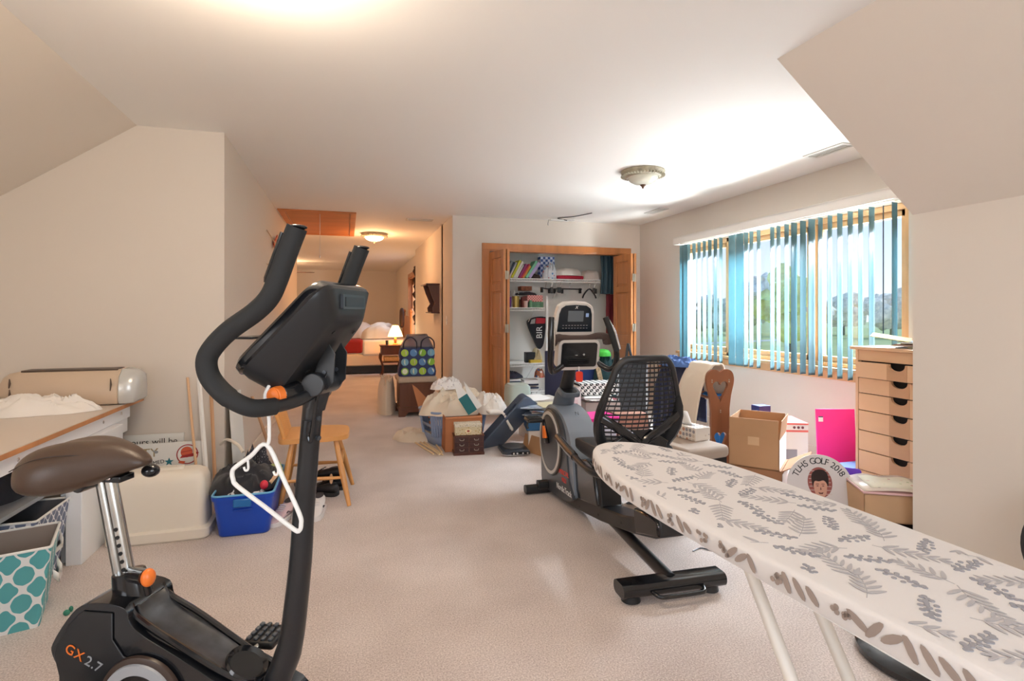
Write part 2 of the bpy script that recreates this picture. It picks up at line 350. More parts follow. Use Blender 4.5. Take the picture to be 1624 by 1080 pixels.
# --- closet casing and bifold doors
s = MB().bb(1.62, 1.70, 6.655, 6.68, 0, 2.11).bb(3.62, 3.70, 6.655, 6.68, 0, 2.11).bb(1.62, 3.70, 6.652, 6.68, 2.03, 2.11)
s.bb(1.70, 1.72, 6.66, 6.80, 0, 2.03).bb(3.60, 3.62, 6.66, 6.80, 0, 2.03).bb(1.70, 3.62, 6.66, 6.80, 2.015, 2.03)
st(s.build('trim_1', wood_trim, smooth=False, bevel=.003))
def leaf(parent, x0, y0, x1, y1):
    a = math.atan2(y1-y0, x1-x0); L = math.hypot(x1-x0, y1-y0); M = Matrix.Translation((x0, y0, 0)) @ Matrix.Rotation(a, 4, 'Z')
    s = MB().bb(0, .075, -.016, .016, .02, 1.99, M).bb(L-.075, L, -.016, .016, .02, 1.99, M)
    zs = [.02, .87, 1.49, 1.99]
    for z in ((.02, .17), (.84, .95), (1.50, 1.58), (1.90, 1.99)): s.bb(.075, L-.075, -.016, .016, z[0], z[1], M)
    o = s.build('door_leaf', wood_trim, parent, smooth=False, bevel=.003)
    for z in ((.17, .84), (.95, 1.50), (1.58, 1.90)):
        p = MB().bb(.075, L-.075, -.006, .006, z[0], z[1], M).bb(.105, L-.105, -.013, .013, z[0]+.03, z[1]-.03, M).build('raised_panel', wood_trim, o, smooth=False, bevel=.006)
    return o
for nm, A, B in (('door_1', ((1.725, 6.65), (1.785, 6.21)), ((1.83, 6.21), (1.85, 6.64))), ('door_2', ((3.44, 6.64), (3.46, 6.20)), ((3.505, 6.20), (3.595, 6.65)))):
    d_ = bpy.data.objects.new(nm, None); COL.objects.link(d_); st(d_)
    leaf(d_, *A[0], *A[1]); leaf(d_, *B[0], *B[1])
    xm = (A[1][0]+B[0][0])/2
    for z in (.35, 1.05, 1.68): MB().bb(xm-.024, xm+.024, A[1][1]-.020, A[1][1]-.016, z-.05, z+.05).cyl((xm, A[1][1]-.022, z-.05), (xm, A[1][1]-.022, z+.05), .006, n=8).build('hinge', brass, d_)
# --- bedroom doorway on the right of the corridor with daylight behind
s = MB()
for y0, y1 in ((11.0, 11.1), (12.55, 12.65)): s.bb(1.335, 1.36, y0, y1, 0, 2.10)
s.bb(1.335, 1.36, 11.0, 12.65, 2.03, 2.12).bb(1.36, 1.48, 11.1, 11.13, 0, 2.03).bb(1.36, 1.48, 12.52, 12.55, 0, 2.03).bb(1.36, 1.48, 11.1, 12.55, 2.0, 2.03)
st(s.build('trim_2', wood_trim, smooth=False, bevel=.003))
d3 = bpy.data.objects.new('door_3', None); COL.objects.link(d3); st(d3)
s = MB()
for y0, y1 in ((11.13, 11.23), (11.78, 11.88), (12.42, 12.52)): s.bb(1.42, 1.45, y0, y1, .02, 2.0)
s.bb(1.42, 1.45, 11.13, 12.52, .02, .25).bb(1.42, 1.45, 11.13, 12.52, 1.88, 2.0)
s.build('door_frame', wood_trim, d3, smooth=False); MB().bb(1.433, 1.437, 11.23, 12.42, .25, 1.88).build('door_glass', glass_m, d3, smooth=False)
# --- the dormer window
w1 = bpy.data.objects.new('window_1', None); COL.objects.link(w1); st(w1)
s = MB().bb(3.86, 3.98, WY0, WY0+.035, WZ0, WZ1).bb(3.86, 3.98, WY1-.035, WY1, WZ0, WZ1).bb(3.86, 3.98, WY0, WY1, WZ0, WZ0+.035).bb(3.86, 3.98, WY0, WY1, WZ1-.045, WZ1)
ms = (3.79, 4.87)
for y in ms: s.bb(3.86, 3.98, y-.035, y+.035, WZ0, WZ1)
s.build('window_frame', pine, w1, smooth=False, bevel=.003)
MB().bb(3.80, 3.87, WY0-.06, WY1+.06, WZ0-.03, WZ0).bb(3.832, 3.85, WY0-.05, WY1+.05, WZ0-.10, WZ0-.03).build('window_sill', pine, w1, smooth=False, bevel=.004)
for a, b in ((WY0+.035, ms[0]-.035), (ms[0]+.035, ms[1]-.035), (ms[1]+.035, WY1-.035)):
    z0, z1 = WZ0+.035, WZ1-.045
    sa = MB().bb(3.885, 3.925, a, a+.045, z0, z1).bb(3.885, 3.925, b-.045, b, z0, z1).bb(3.885, 3.925, a, b, z0, z0+.05).bb(3.885, 3.925, a, b, z1-.05, z1).build('sash', pine, w1, smooth=False, bevel=.003)
    MB().bb(3.903, 3.907, a+.045, b-.045, z0+.05, z1-.05).build('pane', glass_m, sa, smooth=False)
for z in (1.66, 1.05): MB().bb(3.845, 3.862, ms[0]-.012, ms[0]+.012, z-.03, z+.03).cyl((3.85, ms[0], z), (3.83, ms[0]-.01, z+.035), .006, n=8).build('sash_latch', white_pl, w1, bevel=.003)
# windows added behind and left of the camera to let in light
w2 = bpy.data.objects.new('added_window_2', None); COL.objects.link(w2); st(w2)
s = MB().bb(-.6, -.55, -1.58, -1.5, .85, 2.05).bb(1.25, 1.3, -1.58, -1.5, .85, 2.05).bb(-.6, 1.3, -1.58, -1.5, .85, .9).bb(-.6, 1.3, -1.58, -1.5, 2.0, 2.05).bb(.32, .38, -1.58, -1.5, .85, 2.05)
s.build('window_frame', pine, w2, smooth=False, bevel=.003); MB().bb(-.55, 1.25, -1.56, -1.555, .9, 2.0).build('pane', glass_m, w2, smooth=False)
w3 = bpy.data.objects.new('added_window_3', None); COL.objects.link(w3); st(w3)  # second added window, out of view, for light from the left
MB().plate([[(-1.1, .77), (.4, .77), (.4, 1.47), (-1.1, 1.47)], [(-1.05, .82), (.35, .82), (.35, 1.42), (-1.05, 1.42)]], -2.46, -2.37, lambda u, v, w: (w, u, v)).build('window_frame', pine, w3, smooth=False); MB().bb(-2.43, -2.425, -1.05, .35, .82, 1.42).build('pane', glass_m, w3, smooth=False)
# --- vertical blind
vb = thing('vertical_blind', 'teal vertical blind hanging from a white valance across the long dormer window', 'window blind', (3.74, 4.2, 2.04))
MB().bb(3.66, 3.68, 2.86, 5.60, 2.03, 2.115).bb(3.66, 3.848, 5.58, 5.60, 2.03, 2.115).bb(3.66, 3.848, 2.86, 2.88, 2.03, 2.115).bb(3.66, 3.848, 2.86, 5.60, 2.095, 2.115).build('valance', mat('valance_white', (232, 226, 218), .6), vb, smooth=False, bevel=.004).location = (-3.74, -4.2, -2.04)
MB().bb(-.02, .02, -1.3, 1.34, -.012, .02).build('headrail', white_pl, vb)
def vane_mat():
    m = mat('teal_vane_with_glare', (124, 158, 166), .45, transl=.5, spec=.7); return m  # greyed so the window glare sits in the vane colour
vm = vane_mat()
vd = [(5.53, 95), (5.477, 100), (5.402, 35), (5.303, 31), (5.211, 32), (5.118, 33), (5.024, 29), (4.93, 30), (4.842, 31), (4.668, 98), (4.556, 104), (4.465, 25), (4.392, 27), (4.294, 28), (4.12, 25), (4.045, 27), (3.949, 23), (3.865, 14), (3.767, 15), (3.675, 10), (3.587, 22), (3.494, 22), (3.401, 18), (3.307, 19), (3.218, 20), (3.126, 16), (2.948, 17)]
for y, a in vd:
    rings = []
    for z in (-.02, -.6, -1.2, -1.31, -1.335):
        rings.append([((q/6-.5)*.089, .008*(1-((q/3)-1)**2), z) for q in range(7)])
    o = MB().loft(rings, cap=False, closed=False).build('vane', vm, vb, solid=.0012)
    o.location = (0, y-4.2, 0); o.rotation_euler = (0, 0, R(a))
MB().cyl((0, 3.034-4.2, -.03), (0, 3.034-4.2, -1.0), .004, n=8).build('wand', mat('dark_wand', (50, 60, 70), .3), vb)
# ================================================================ outside
def tree(x, y, h, r, colr, label, grp=None, zb=-3.0, seed=0):
    t = thing('tree', label, 'tree', (x, y, zb), 0, grp)
    MB().tube([(0, 0, -.1), (.1*h*.1, 0, h*.3), (0, .05*h*.1, h*.6)], [h*.03, h*.022, h*.012], 8).build('trunk', mat('tree_bark', (92, 78, 66), .9), t)
    s = MB(); rnd = random.Random(seed)
    for i in range(11):
        a = rnd.uniform(0, 6.28); q = rnd.uniform(.1, .75)*r; c = (q*math.cos(a), q*math.sin(a), h*rnd.uniform(.38, .86)); rr = r*rnd.uniform(.3, .5)
        k = len(s.v); s.ell(c, (rr, rr, rr*.9), 12, 8)
        for j in range(k, len(s.v)):
            v = Vector(s.v[j]); d = noise.noise(v*2.2/r*1.6+Vector((seed, 0, 0)))*rr*.6; s.v[j] = tuple(v+(v-Vector(c)).normalized()*d)
    s.build('crown', mat('hazed_foliage_%d%d%d' % colr, tuple(min(250, c_+70) for c_ in colr), .95, vary=(1.2, .35)), t)  # crown colours lightened to hold haze and backlight glare
tag(MB().bb(4.6, 260, -150, 330, -3.2, -3.0).build('lawn', mat('lawn_grass', (168, 172, 104), .95, vary=(.25, .12)), smooth=False), kind='structure')
st(MB().plate([[(30, 60), (70, 72), (68, 74), (29, 62.5)]], -2.99, -2.97, lambda u, v, w: (u, v, w)).build('ground_path', mat('gravel', (190, 182, 170), .9), smooth=False))
tree(33, 34.5, 8.2, 2.6, (222, 166, 60), 'golden autumn tree standing alone on the lawn outside the window', seed=3)
tree(47, 54, 9.5, 3.0, (168, 150, 128), 'tall thin greyish tree behind the golden one outside the window', seed=4)
k = 0
for ang, dist, h, r_, cc in ((31, 118, 7.6, 4.8, (150, 138, 112)), (35, 125, 7.8, 4.6, (158, 142, 112)), (38.5, 116, 8, 4.8, (150, 134, 106)), (42, 128, 8, 4.6, (146, 138, 112)), (45.5, 118, 8, 4.8, (164, 146, 118)), (49, 126, 8, 4.6, (150, 140, 112)), (52.5, 117, 7.6, 4.8, (142, 134, 110)), (56, 126, 7.8, 4.6, (158, 144, 116)), (59.5, 117, 7.6, 4.8, (150, 138, 110))):
    k += 1
    tree(dist*math.cos(R(ang)), dist*math.sin(R(ang)), h, r_, cc, 'hazy brown tree in the far treeline beyond the lawn', 'far treeline beyond the lawn', seed=10+k)
# ================================================================ ceiling fixtures
def dome_light(x, y, r, z, label, power, col, glow):
    t = thing('ceiling_light', label, 'ceiling light', (x, y, z), 0, None)
    mt = mat('aged_plaster_rim', (168, 160, 138), .5, vary=(20, .25))
    MB().lathe([(r*.98, 0), (r, -.012), (r*.95, -.028), (r*.93, -.03), (r*.8, -.05), (r*.72, -.056), (r*.70, -.05), (r*.70, 0)]).build('rim', mt, t)
    s = MB()
    for k in range(40):
        a = 2*PI*k/40; p = Vector((r*.865*math.cos(a), r*.865*math.sin(a), -.042)); s.box(p, (.05*r/.18, .010, .012), a)
    s.build('rim_ribs', mt, t, bevel=.002)
    g = mat('frosted_glass_lit', (250, 244, 230), .3, emit=((255, 224, 180), glow)) if glow else mat('frosted_glass', (222, 222, 206), .25, coat=.3)
    MB().lathe([(r*.70, -.045), (r*.69, -.062), (r*.60, -.085), (r*.42, -.105), (r*.2, -.116), (.004, -.118)]).build('glass_bowl', g, t)
    MB().lathe([(.003, -.116), (r*.13, -.118), (r*.12, -.124), (r*.06, -.134), (r*.05, -.142), (r*.02, -.15), (.001, -.152)]).build('finial', mat('bronze_finial', (112, 84, 70), .35, metal=.5), t)
    if power: point('ceiling_lamp_glow', (x, y, z-.20), power, col, .12)
dome_light(2.42, 4.15, .185, 2.44, 'unlit frosted dome ceiling light with ribbed plaster rim, near the window', 0, None, 0)
dome_light(.40, 8.55, .20, 2.44, 'lit dome ceiling light glowing in the far corridor beyond the attic hatch', 14, (1, .50, .22), 6)
dome_light(-.30, 1.95, .185, 2.44, 'lit dome ceiling light overhead just above the top of the picture', 16, (1, .80, .60), 6)
point('bedroom_lamp_glow', (-1.3, 13.6, 2.05), 19, (1, .60, .32), .12)
def vent(x, y, w, d, rz, label, half=False):
    t = thing('ceiling_vent', label, 'vent', (x, y, 2.44), rz)
    wm = mat('vent_white', (214, 212, 206), .5)
    MB().plate([rrect(w, d, .004), rrect(w-.05, d-.05, .002)], -.008, 0, lambda u, v, q: (u, v, q)).build('frame', wm, t, smooth=False)
    MB().bb(-w/2+.02, w/2-.02, -d/2+.02, d/2-.02, -.002, -.001).build('duct_shade', mat('painted_duct_shade', (60, 62, 64), .8), t, smooth=False)  # dark sheet paints the shade inside the vent opening
    s = MB(); n = int((d-.05)/.016)
    for k in range(n):
        y0 = -d/2+.03+k*.016; s.box((0, y0, -.006), (w-.05, .008, .0016), 0)
    s.build('louvres', wm, t, smooth=False)
vent(.90, 7.12, .34, .15, 0, 'dark louvred ceiling vent above the corridor mouth')
vent(3.50, 5.70, .13, .34, 0, 'small ceiling vent behind the unlit dome light')
vent(3.44, 3.22, .14, .36, 0, 'ceiling vent beside the sloped ceiling above the window')
# attic hatch with pull cord
t = thing('attic_hatch', 'orange plywood attic hatch in the corridor ceiling', 'attic hatch', (-.33, 7.85, 2.44))
s = MB().bb(-.44, .44, -1.02, -.95, -.014, 0).bb(-.44, .44, .95, 1.02, -.014, 0).bb(-.44, -.37, -.95, .95, -.014, 0).bb(.37, .44, -.95, .95, -.014, 0)
s.build('trim_frame', oak_hatch, t, smooth=False, bevel=.002); MB().bb(-.365, .365, -.945, .945, -.006, 0).build('hatch_panel', oak_hatch, t, smooth=False)
t = thing('pull_cord', 'thin white pull cord hanging from the attic hatch', 'cord', (-.31, 7.0, 2.43))
MB().cyl((0, 0, 0), (0, 0, -.50), .003, n=6).build('cord', paper, t); MB().lathe([(.003, 0), (.007, -.01), (.006, -.03), (.002, -.035)], (0, 0, -.50)).build('pull_knob', white_pl, t)
# loose sensor bar hanging on its wires at the closet wall
t = thing('ceiling_sensor', 'white plastic bar dangling from loose wires where ceiling meets the closet wall', 'sensor', (2.55, 6.45, 2.425))
MB().box((.02, 0, -.02), (.26, .035, .022), .1).box((.17, -.02, -.012), (.10, .05, .02), -.3).build('body', white_pl, t, bevel=.004)
MB().tube(spline([(.12, -.02, -.02), (.0, .0, .005), (.14, -.2, .0), (.26, -.45, .004)], 5), .006, 6).tube(spline([(-.12, 0, -.02), (-.14, -.02, -.07), (-.13, 0, -.09)], 4), .003, 6).build('wires', dkgray, t)
# corridor: switch, display shelf, darts
t = thing('light_switch', 'white light switch plate on the corridor wall', 'light switch', (1.248, 7.07, 1.14)); MB().bb(-.006, 0, -.035, .035, -.058, .058).build('plate', white_pl, t, bevel=.002); MB().bb(-.014, -.006, -.006, .006, -.012, .012).build('toggle', white_pl, t)
t = thing('wall_shelf', 'dark wooden curved display shelf on the right corridor wall', 'wall shelf', (1.25, 7.95, 1.25))
s = MB(); prof = [(0, .0), (-.09, .0), (-.10, .06), (-.06, .12), (-.12, .26), (-.16, .38), (0, .38)]
for y in (-.26, .23): s.plate([prof], y, y+.018, lambda u, v, w: (u, w, v))
s.build('side_panel', chestwood, t, smooth=False, bevel=.002); MB().bb(-.19, 0, -.30, .29, .38, .40).build('top_board', darkwood, t, bevel=.003); MB().bb(-.12, 0, -.29, .28, -.02, 0).build('bottom_board', darkwood, t, bevel=.003)
MB().bb(-.012, -.002, -.24, .23, 0, .38).build('back_panel', chestwood, t, smooth=False)
for y, z, rz, lb in ((6.5, 1.99, .5, 'upper'), (6.3, 1.725, .1, 'lower')):
    t = thing('wall_dart', '%s of two red feathered darts stuck in the left corridor wall' % lb, 'dart', (-.79, y, z))
    if lb == 'upper':
        MB().cyl((.005, -.40, .09), (.06, .05, -.03), .006, .004, 8).build('shaft', steel, t); MB().plate([[(0, 0), (.30, .14), (.34, .05), (.06, -.05)]], .02, .03, lambda u, v, w: (w, u, v)).build('flight', mat('dart_red', (214, 74, 44), .5), t)
    else:
        MB().cyl((.0, -.20, .01), (.05, .05, 0), .006, .004, 8).build('shaft', steel, t); MB().plate([[(0, -.025), (.22, -.03), (.22, .03), (0, .02)]], .02, .03, lambda u, v, w: (w, u, v)).build('flight', mat('dart_red', (214, 74, 44), .5), t)
# white fluted panel leaning on the left corridor wall
s = MB(); pts = []
for k in range(25):
    y = -.17+.34*k/24; pts.append((.012+(.02 if k % 2 else 0), y))
rings = [[(x+(.04 if z < .3 else 0), y, z) for x, y in pts] for z in (.0, .66)]
tag(s.loft(rings, cap=False, closed=False).build('fluted_panel', white_pl, solid=.004, smooth=False, loc=(-.785, 4.30, .0)), 'white fluted plastic panel leaning on the corridor wall behind the blue tub', 'panel')
# ================================================================ bedroom beyond the corridor
t = thing('bed', 'bed with red blanket, white sheets and dark base in the far bedroom', 'bed', (.12, 12.3, 0))
MB().bb(-1.15, 1.15, -.78, .78, .02, .16).build('base', black_pl, t, smooth=False)
MB().bb(-1.15, 1.15, -.78, .78, .16, .40).build('box_spring', cream_cloth, t, bevel=.03); MB().bb(-1.14, 1.14, -.78, .78, .40, .66).build('mattress', linen, t, bevel=.06, seg=3)
MB().bb(-1.16, .20, -.80, .80, .42, .70).build('blanket', mat('red_blanket', (150, 30, 28), .85, bump=(20, .3)), t, bevel=.05, seg=3)
MB().bb(.18, 1.16, -.805, .805, .36, .69).build('sheet_fold', linen, t, bevel=.05, seg=3)
s = MB().bb(1.16, 1.20, -.80, .80, .3, 1.18)
for y in (-.80, .80): s.cyl((1.17, y, 0), (1.17, y, 1.25), .035); s.ell((1.17, y, 1.29), .045)
s.build('headboard', wood_trim, t, bevel=.004)
for x, y, rz, h, lb in ((.66, 12.0, .5, .30, 'white pillow nearest the lamp on the far bed'), (.30, 12.45, .9, .36, 'white pillow propped at a slant in the middle of the far bed'), (.75, 12.85, .1, .34, 'cream pillow at the far side of the bed')):
    tag(heap(x, y, .705, .40, .24, h, seed=x*7, n=18, fold=.15, rz=rz).build('pillow', linen), lb, 'pillow', 'pillows on the far bed')
t = thing('nightstand', 'dark wooden nightstand with curved legs beside the far bed', 'nightstand', (.84, 11.13, 0))
MB().bb(-.22, .22, -.18, .18, .58, .61).build('table_top', darkwood, t, bevel=.005); MB().bb(-.20, .20, -.16, .16, .42, .58).build('drawer_box', darkwood, t, bevel=.003)
MB().bb(-.17, .17, -.15, .15, .26, .28).build('lower_shelf', darkwood, t)
for x in (-1, 1):
    for y in (-1, 1): MB().tube(spline([(x*.19, y*.15, .44), (x*.205, y*.16, .34), (x*.16, y*.13, .2), (x*.16, y*.13, .08), (x*.20, y*.16, .0)], 4), [.022]*5+[.016]*12, 8).build('leg', darkwood, t)
s = MB().bb(.70, .99, 11.02, 11.24, .281, .38)
tag(s.build('wicker_basket', mat('wicker', (206, 170, 124), .8, vary=(60, .3)), bevel=.02), 'woven basket on the lower shelf of the nightstand', 'basket')
t = thing('table_lamp', 'lit table lamp with a pleated cream shade on the nightstand', 'table lamp', (.93, 11.16, .61))
MB().lathe([(.05, 0), (.055, .01), (.02, .03), (.03, .08), (.018, .14), (.008, .16), (.008, .2)]).build('lamp_base', mat('lamp_brass', (150, 116, 66), .3, metal=.7), t)
MB().lathe([(.15, .16), (.115, .26), (.06, .38), (.055, .38), (.11, .26), (.145, .16)]).build('lamp_shade', mat('lamp_shade_lit', (255, 226, 170), .8, emit=((255, 206, 130), 3.2)), t)
point('table_lamp_glow', (.93, 11.0, .95), 7, (1, .72, .42), .06)
t = thing('drinking_glass', 'small dark glass standing on the nightstand left of the lamp', 'glass', (.76, 11.06, .61)); MB().lathe([(.025, 0), (.03, .09), (.027, .09), (.022, .01)]).build('tumbler', dkgray, t)
t = thing('wreath', 'dark dried twig wreath leaning behind the table lamp', 'wreath', (1.10, 11.6, .98))
MB().tube([(0, .12*math.cos(a), .16+.17*math.sin(a)) for a in [2*PI*k/20 for k in range(20)]], .04, 8, closed=True).build('ring', mat('twigs', (60, 38, 30), .9, bump=(60, 1, .01)), t)
t = thing('ceiling_fan', 'wooden ceiling fan in the far bedroom, mostly behind the corridor wall', 'ceiling fan', (-1.55, 13.7, 2.2))
MB().cyl((0, 0, .24), (0, 0, .05), .015).lathe([(.02, .06), (.10, .05), (.11, -.04), (.03, -.06)]).build('motor', mat('fan_bronze', (90, 60, 40), .4), t)
for k in range(5):
    a = 2*PI*k/5+.02; M = Matrix.Rotation(a, 4, 'Z') @ Matrix.Rotation(R(10), 4, 'X'); MB().plate([[(.13, -.05), (.75, -.075), (.82, -.03), (.82, .03), (.75, .075), (.13, .05)]], -.004, .004, lambda u, v, w: M @ Vector((u, v, w))).build('blade', darkwood, t)
s = MB(); s.tube([(1.30+.02*math.sin(i*2.1), 10.96+.03*math.cos(i*1.7), 2.16-.05*i) for i in range(24)], [.03+.015*math.sin(i*1.3) for i in range(24)], 7)
tag(s.build('garland', mat('twigs', (60, 38, 30), .9)), 'dark dried garland hanging down the near side of the bedroom doorway', 'garland')
# storage bench in the corridor mouth
t = thing('storage_bench', 'dark wooden storage bench with beige cushioned lid in the corridor', 'bench', (.81, 6.80, 0))
MB().bb(-.21, .21, -.21, .21, .07, .40).build('box', chestwood, t, smooth=False, bevel=.006); MB().bb(-.225, .225, -.225, .225, .07, .12).build('plinth', chestwood, t, bevel=.006)
MB().plate([[(-.225, 0), (-.15, 0), (-.11, .05), (.11, .05), (.15, 0), (.225, 0), (.225, .08), (-.225, .08)]], -.222, -.20).build('bracket_foot', chestwood, t, bevel=.003)
MB().bb(-.225, .225, .20, .222, 0, .08).build('bracket_foot', chestwood, t, bevel=.003)
MB().bb(-.23, .23, -.23, .23, .40, .47).build('cushion', mat('beige_upholstery', (186, 166, 146), .9), t, bevel=.02, seg=3)
# patterned tote bag
t = thing('tote_bag', 'large navy tote bag with green and blue discs on the corridor bench', 'bag', (.82, 6.76, .472))
def bag_rings(w0, w1, d0, d1, h, n=7):
    return [[(x, y, h*i/n) for x, y in rrect(w0+(w1-w0)*i/n+.02*math.sin(i*1.4), d0+(d1-d0)*i/n, .05, 4)] for i in range(n+1)]
MB().loft(bag_rings(.44, .40, .26, .20, .34)).build('body', mat('navy_tote', (38, 50, 96), .6), t, sub=0)
cols_ = [(142, 190, 60), (120, 170, 196), (176, 206, 70), (96, 140, 190)]
for i in range(4):
    for j in range(3):
        x = -.155+.105*i; z = .06+.11*j; m = mat('disc_%d' % ((i+j) % 4), cols_[(i+j) % 4], .6); yb = -.133+.03*z/.34*.9
        o = MB().lathe([(.001, 0), (.044, 0), (.044, .004), (.001, .004)], n=20).build('disc', m, t); o.location = (x, yb+.002, z); o.rotation_euler = (R(90-5), 0, 0)
        o2 = MB().lathe([(.026, .004), (.032, .004), (.032, .006), (.026, .006)], n=16).bb(-.003, .003, -.02, .02, .004, .006).build('disc_mark', mat('disc_ink', (236, 240, 214), .6), t); o2.location = (x, yb+.002, z); o2.rotation_euler = (R(90-5), 0, i*.9+j)
MB().loft([[(x*(1-.12*i)+.0, y*(1-.2*i), .34+.05*i+(.015*math.sin(k_*1.7))) for k_, (x, y) in enumerate(rrect(.39, .19, .05, 4))] for i in range(4)]).build('clear_top', mat('mesh_top', (96, 98, 116), .4, alpha=.7), t)
for x in (-.09, .12): MB().tube(spline([(x-.08, -.10, .33), (x-.07, -.11, .42), (x, -.11, .47), (x+.07, -.11, .42), (x+.08, -.10, .33)], 5), .008, 8, sc=(1, 1.6)).build('handle', mat('navy_strap', (34, 38, 60), .6), t)
tag(heap(.47, 6.95, .0, .11, .22, .50, seed=5, n=20, fold=.25, p=6).build('paper_bag', cream_cloth), 'cream fabric bag slumped on the floor at the left of the bench', 'bag')
# ================================================================ upright exercise bike (left foreground)
U = thing('upright_exercise_bike', 'black upright exercise bike with brown saddle and chrome seat post in the left foreground', 'exercise bike', (-.100, 1.503, 0), R(-22.8))
def P3(L): return [Vector(p) for p in L]
st_pts = spline([(-.20, 0, .12), (-.105, 0, .22), (-.07, 0, .29), (-.042, 0, .37), (-.026, 0, .484), (-.014, 0, .599), (-.008, 0, .697), (.001, 0, .794), (.009, 0, .892), (.017, 0, .975), (.022, 0, 1.03)], 4)
MB().tube(st_pts, [.033 if p.z < .35 else .031-.006*min(1, (p.z-.35)/.5) for p in st_pts], 20).build('mast', black_metal, U)
s = MB().tube(spline([(-.10, 0, .24), (-.15, 0, .16), (-.2, 0, .12)], 4), .05, 16); s.lathe([(.05, -.01), (.055, 0), (.052, .03), (.04, .04)], (-.105, 0, .205)); s.build('mast_boot', black_pl, U)
# shroud
prof = [(-.61, .085), (-.628, .20), (-.622, .30), (-.642, .350), (-.640, .378), (-.60, .44), (-.560, .478), (-.50, .488), (-.438, .476), (-.425, .440), (-.39, .412), (-.338, .385), (-.26, .345), (-.19, .305), (-.10, .262), (-.03, .22), (-.03, .12), (-.10, .085)]
prof = [(p.x, p.z) for p in spline([(a, 0, b) for a, b in prof], 3, closed=True)]
MB().plate([prof], -.078, .078).build('shroud', black_gl, U, bevel=.016, seg=3)
# raised side panels leave the worn channel between them
side = [(-.605, .10), (-.618, .30), (-.632, .352), (-.626, .374), (-.59, .432), (-.553, .467), (-.47, .466), (-.47, .40), (-.44, .36), (-.395, .343), (-.33, .33), (-.30, .24), (-.34, .12)]
for w in (-1, 1): MB().plate([side], w*.079, w*.083).build('side_panel', black_pl, U, bevel=.0025)
chan = []
for a, b, hw in ((-.430, .470, .050), (-.415, .437, .052), (-.385, .412, .052), (-.335, .3875, .05), (-.26, .350, .046), (-.16, .294, .040), (-.12, .276, .034)):
    chan.append([(a, -hw, b+.004), (a, -hw*.85, b-.001), (a, 0, b-.004+.003), (a, hw*.85, b-.001), (a, hw, b+.004)])
MB().loft(chan, cap=False, closed=False).build('worn_deck', mat('dusty_black_plastic', (52, 54, 58), .32, vary=(22, .55), coat=.3), U, solid=.004)
for w in (-.060, .060): MB().tube(spline([(-.445, w*.9, .476), (-.42, w*.95, .445), (-.335, w, .398), (-.20, w*.9, .322), (-.10, w*.7, .275)], 5), .008, 8).build('deck_rail', black_gl, U)
M = Matrix.Translation((-.165, 0, .302)) @ Matrix.Rotation(R(28), 4, 'Y') @ Matrix.Scale(1.12, 4)
MB().lathe([(.032, -.002), (.045, .0), (.05, .008), (.047, .014), (.040, .008), (.034, .001)], M=M).build('cup_rim', black_gl, U)
MB().lathe([(.001, .003), (.038, .003), (.038, .006), (.001, .006)], M=M).build('cup_well', mat('deep_black', (6, 6, 7), .4), U)
# crank discs
for w in (-1, 1):
    Mx = Matrix.Translation((-.388, w*.083, .255)) @ Matrix.Rotation(R(-90*w), 4, 'X')
    MB().lathe([(.001, 0), (.112, 0), (.110, .008), (.10, .012), (.001, .012)], M=Mx, n=48).build('crank_disc', mat('bronze_black', (62, 48, 40), .35), U)
    MB().lathe([(.072, .011), (.072, .018), (.096, .018), (.098, .011)], M=Mx, n=48).build('ring', graym, U)
    MB().lathe([(.001, .012), (.072, .013), (.068, .016), (.001, .016)], M=Mx, n=48).build('disc_centre', mat('deep_black', (6, 6, 7), .4), U)
    a = R(0 if w > 0 else 180)
    ex, ez = -.401+.165*math.cos(a), .258+.165*math.sin(a)
    MB().tube([(-.401, w*.105, .258), (ex, w*.125, ez)], [.018, .013], 10, sc=(1, .7)).build('crank_arm', black_metal, U)
    px_ = ex+.02 if w > 0 else ex
    pd = MB().box((px_, w*.185, ez+.01), (.095, .10, .024), 0, None).build('pedal', black_pl, U, bevel=.010, seg=3)
    s = MB()
    for i in range(4):
        for j in range(4): s.box((px_-.033+.022*i, w*.185-.034+.023*j, ez+.025), (.012, .017, .008))
    s.build('pedal_tread', mat('tread_grey', (84, 88, 94), .35), pd, bevel=.003)
    MB().cyl((px_, w*.11, ez+.005), (px_, w*.14, ez+.008), .010).build('axle', steel, pd)
text('model_label', 'GX', .036, orange, U, (-.572, -.0845, .362), (R(90), R(26), 0), ext=.0008, space=1.1)
text('model_label', '2.7', .036, graym, U, (-.520, -.0845, .336), (R(90), R(26), 0), ext=.0008, space=1.1)
# floor stabilisers (below the picture)
for s0, L in ((-.58, .25), (-.05, .22)):
    MB().tube([(s0, -L, .035), (s0, L, .035)], .033, 14).build('stabiliser', black_metal, U)
    for w in (-L, L): MB().cyl((s0, w-.02 if w > 0 else w+.02, .035), (s0, w*1.06, .035), .037).build('foot_cap', black_pl, U)
MB().bb(-.60, -.03, -.03, .03, .035, .10).build('frame_base', black_metal, U, bevel=.01)
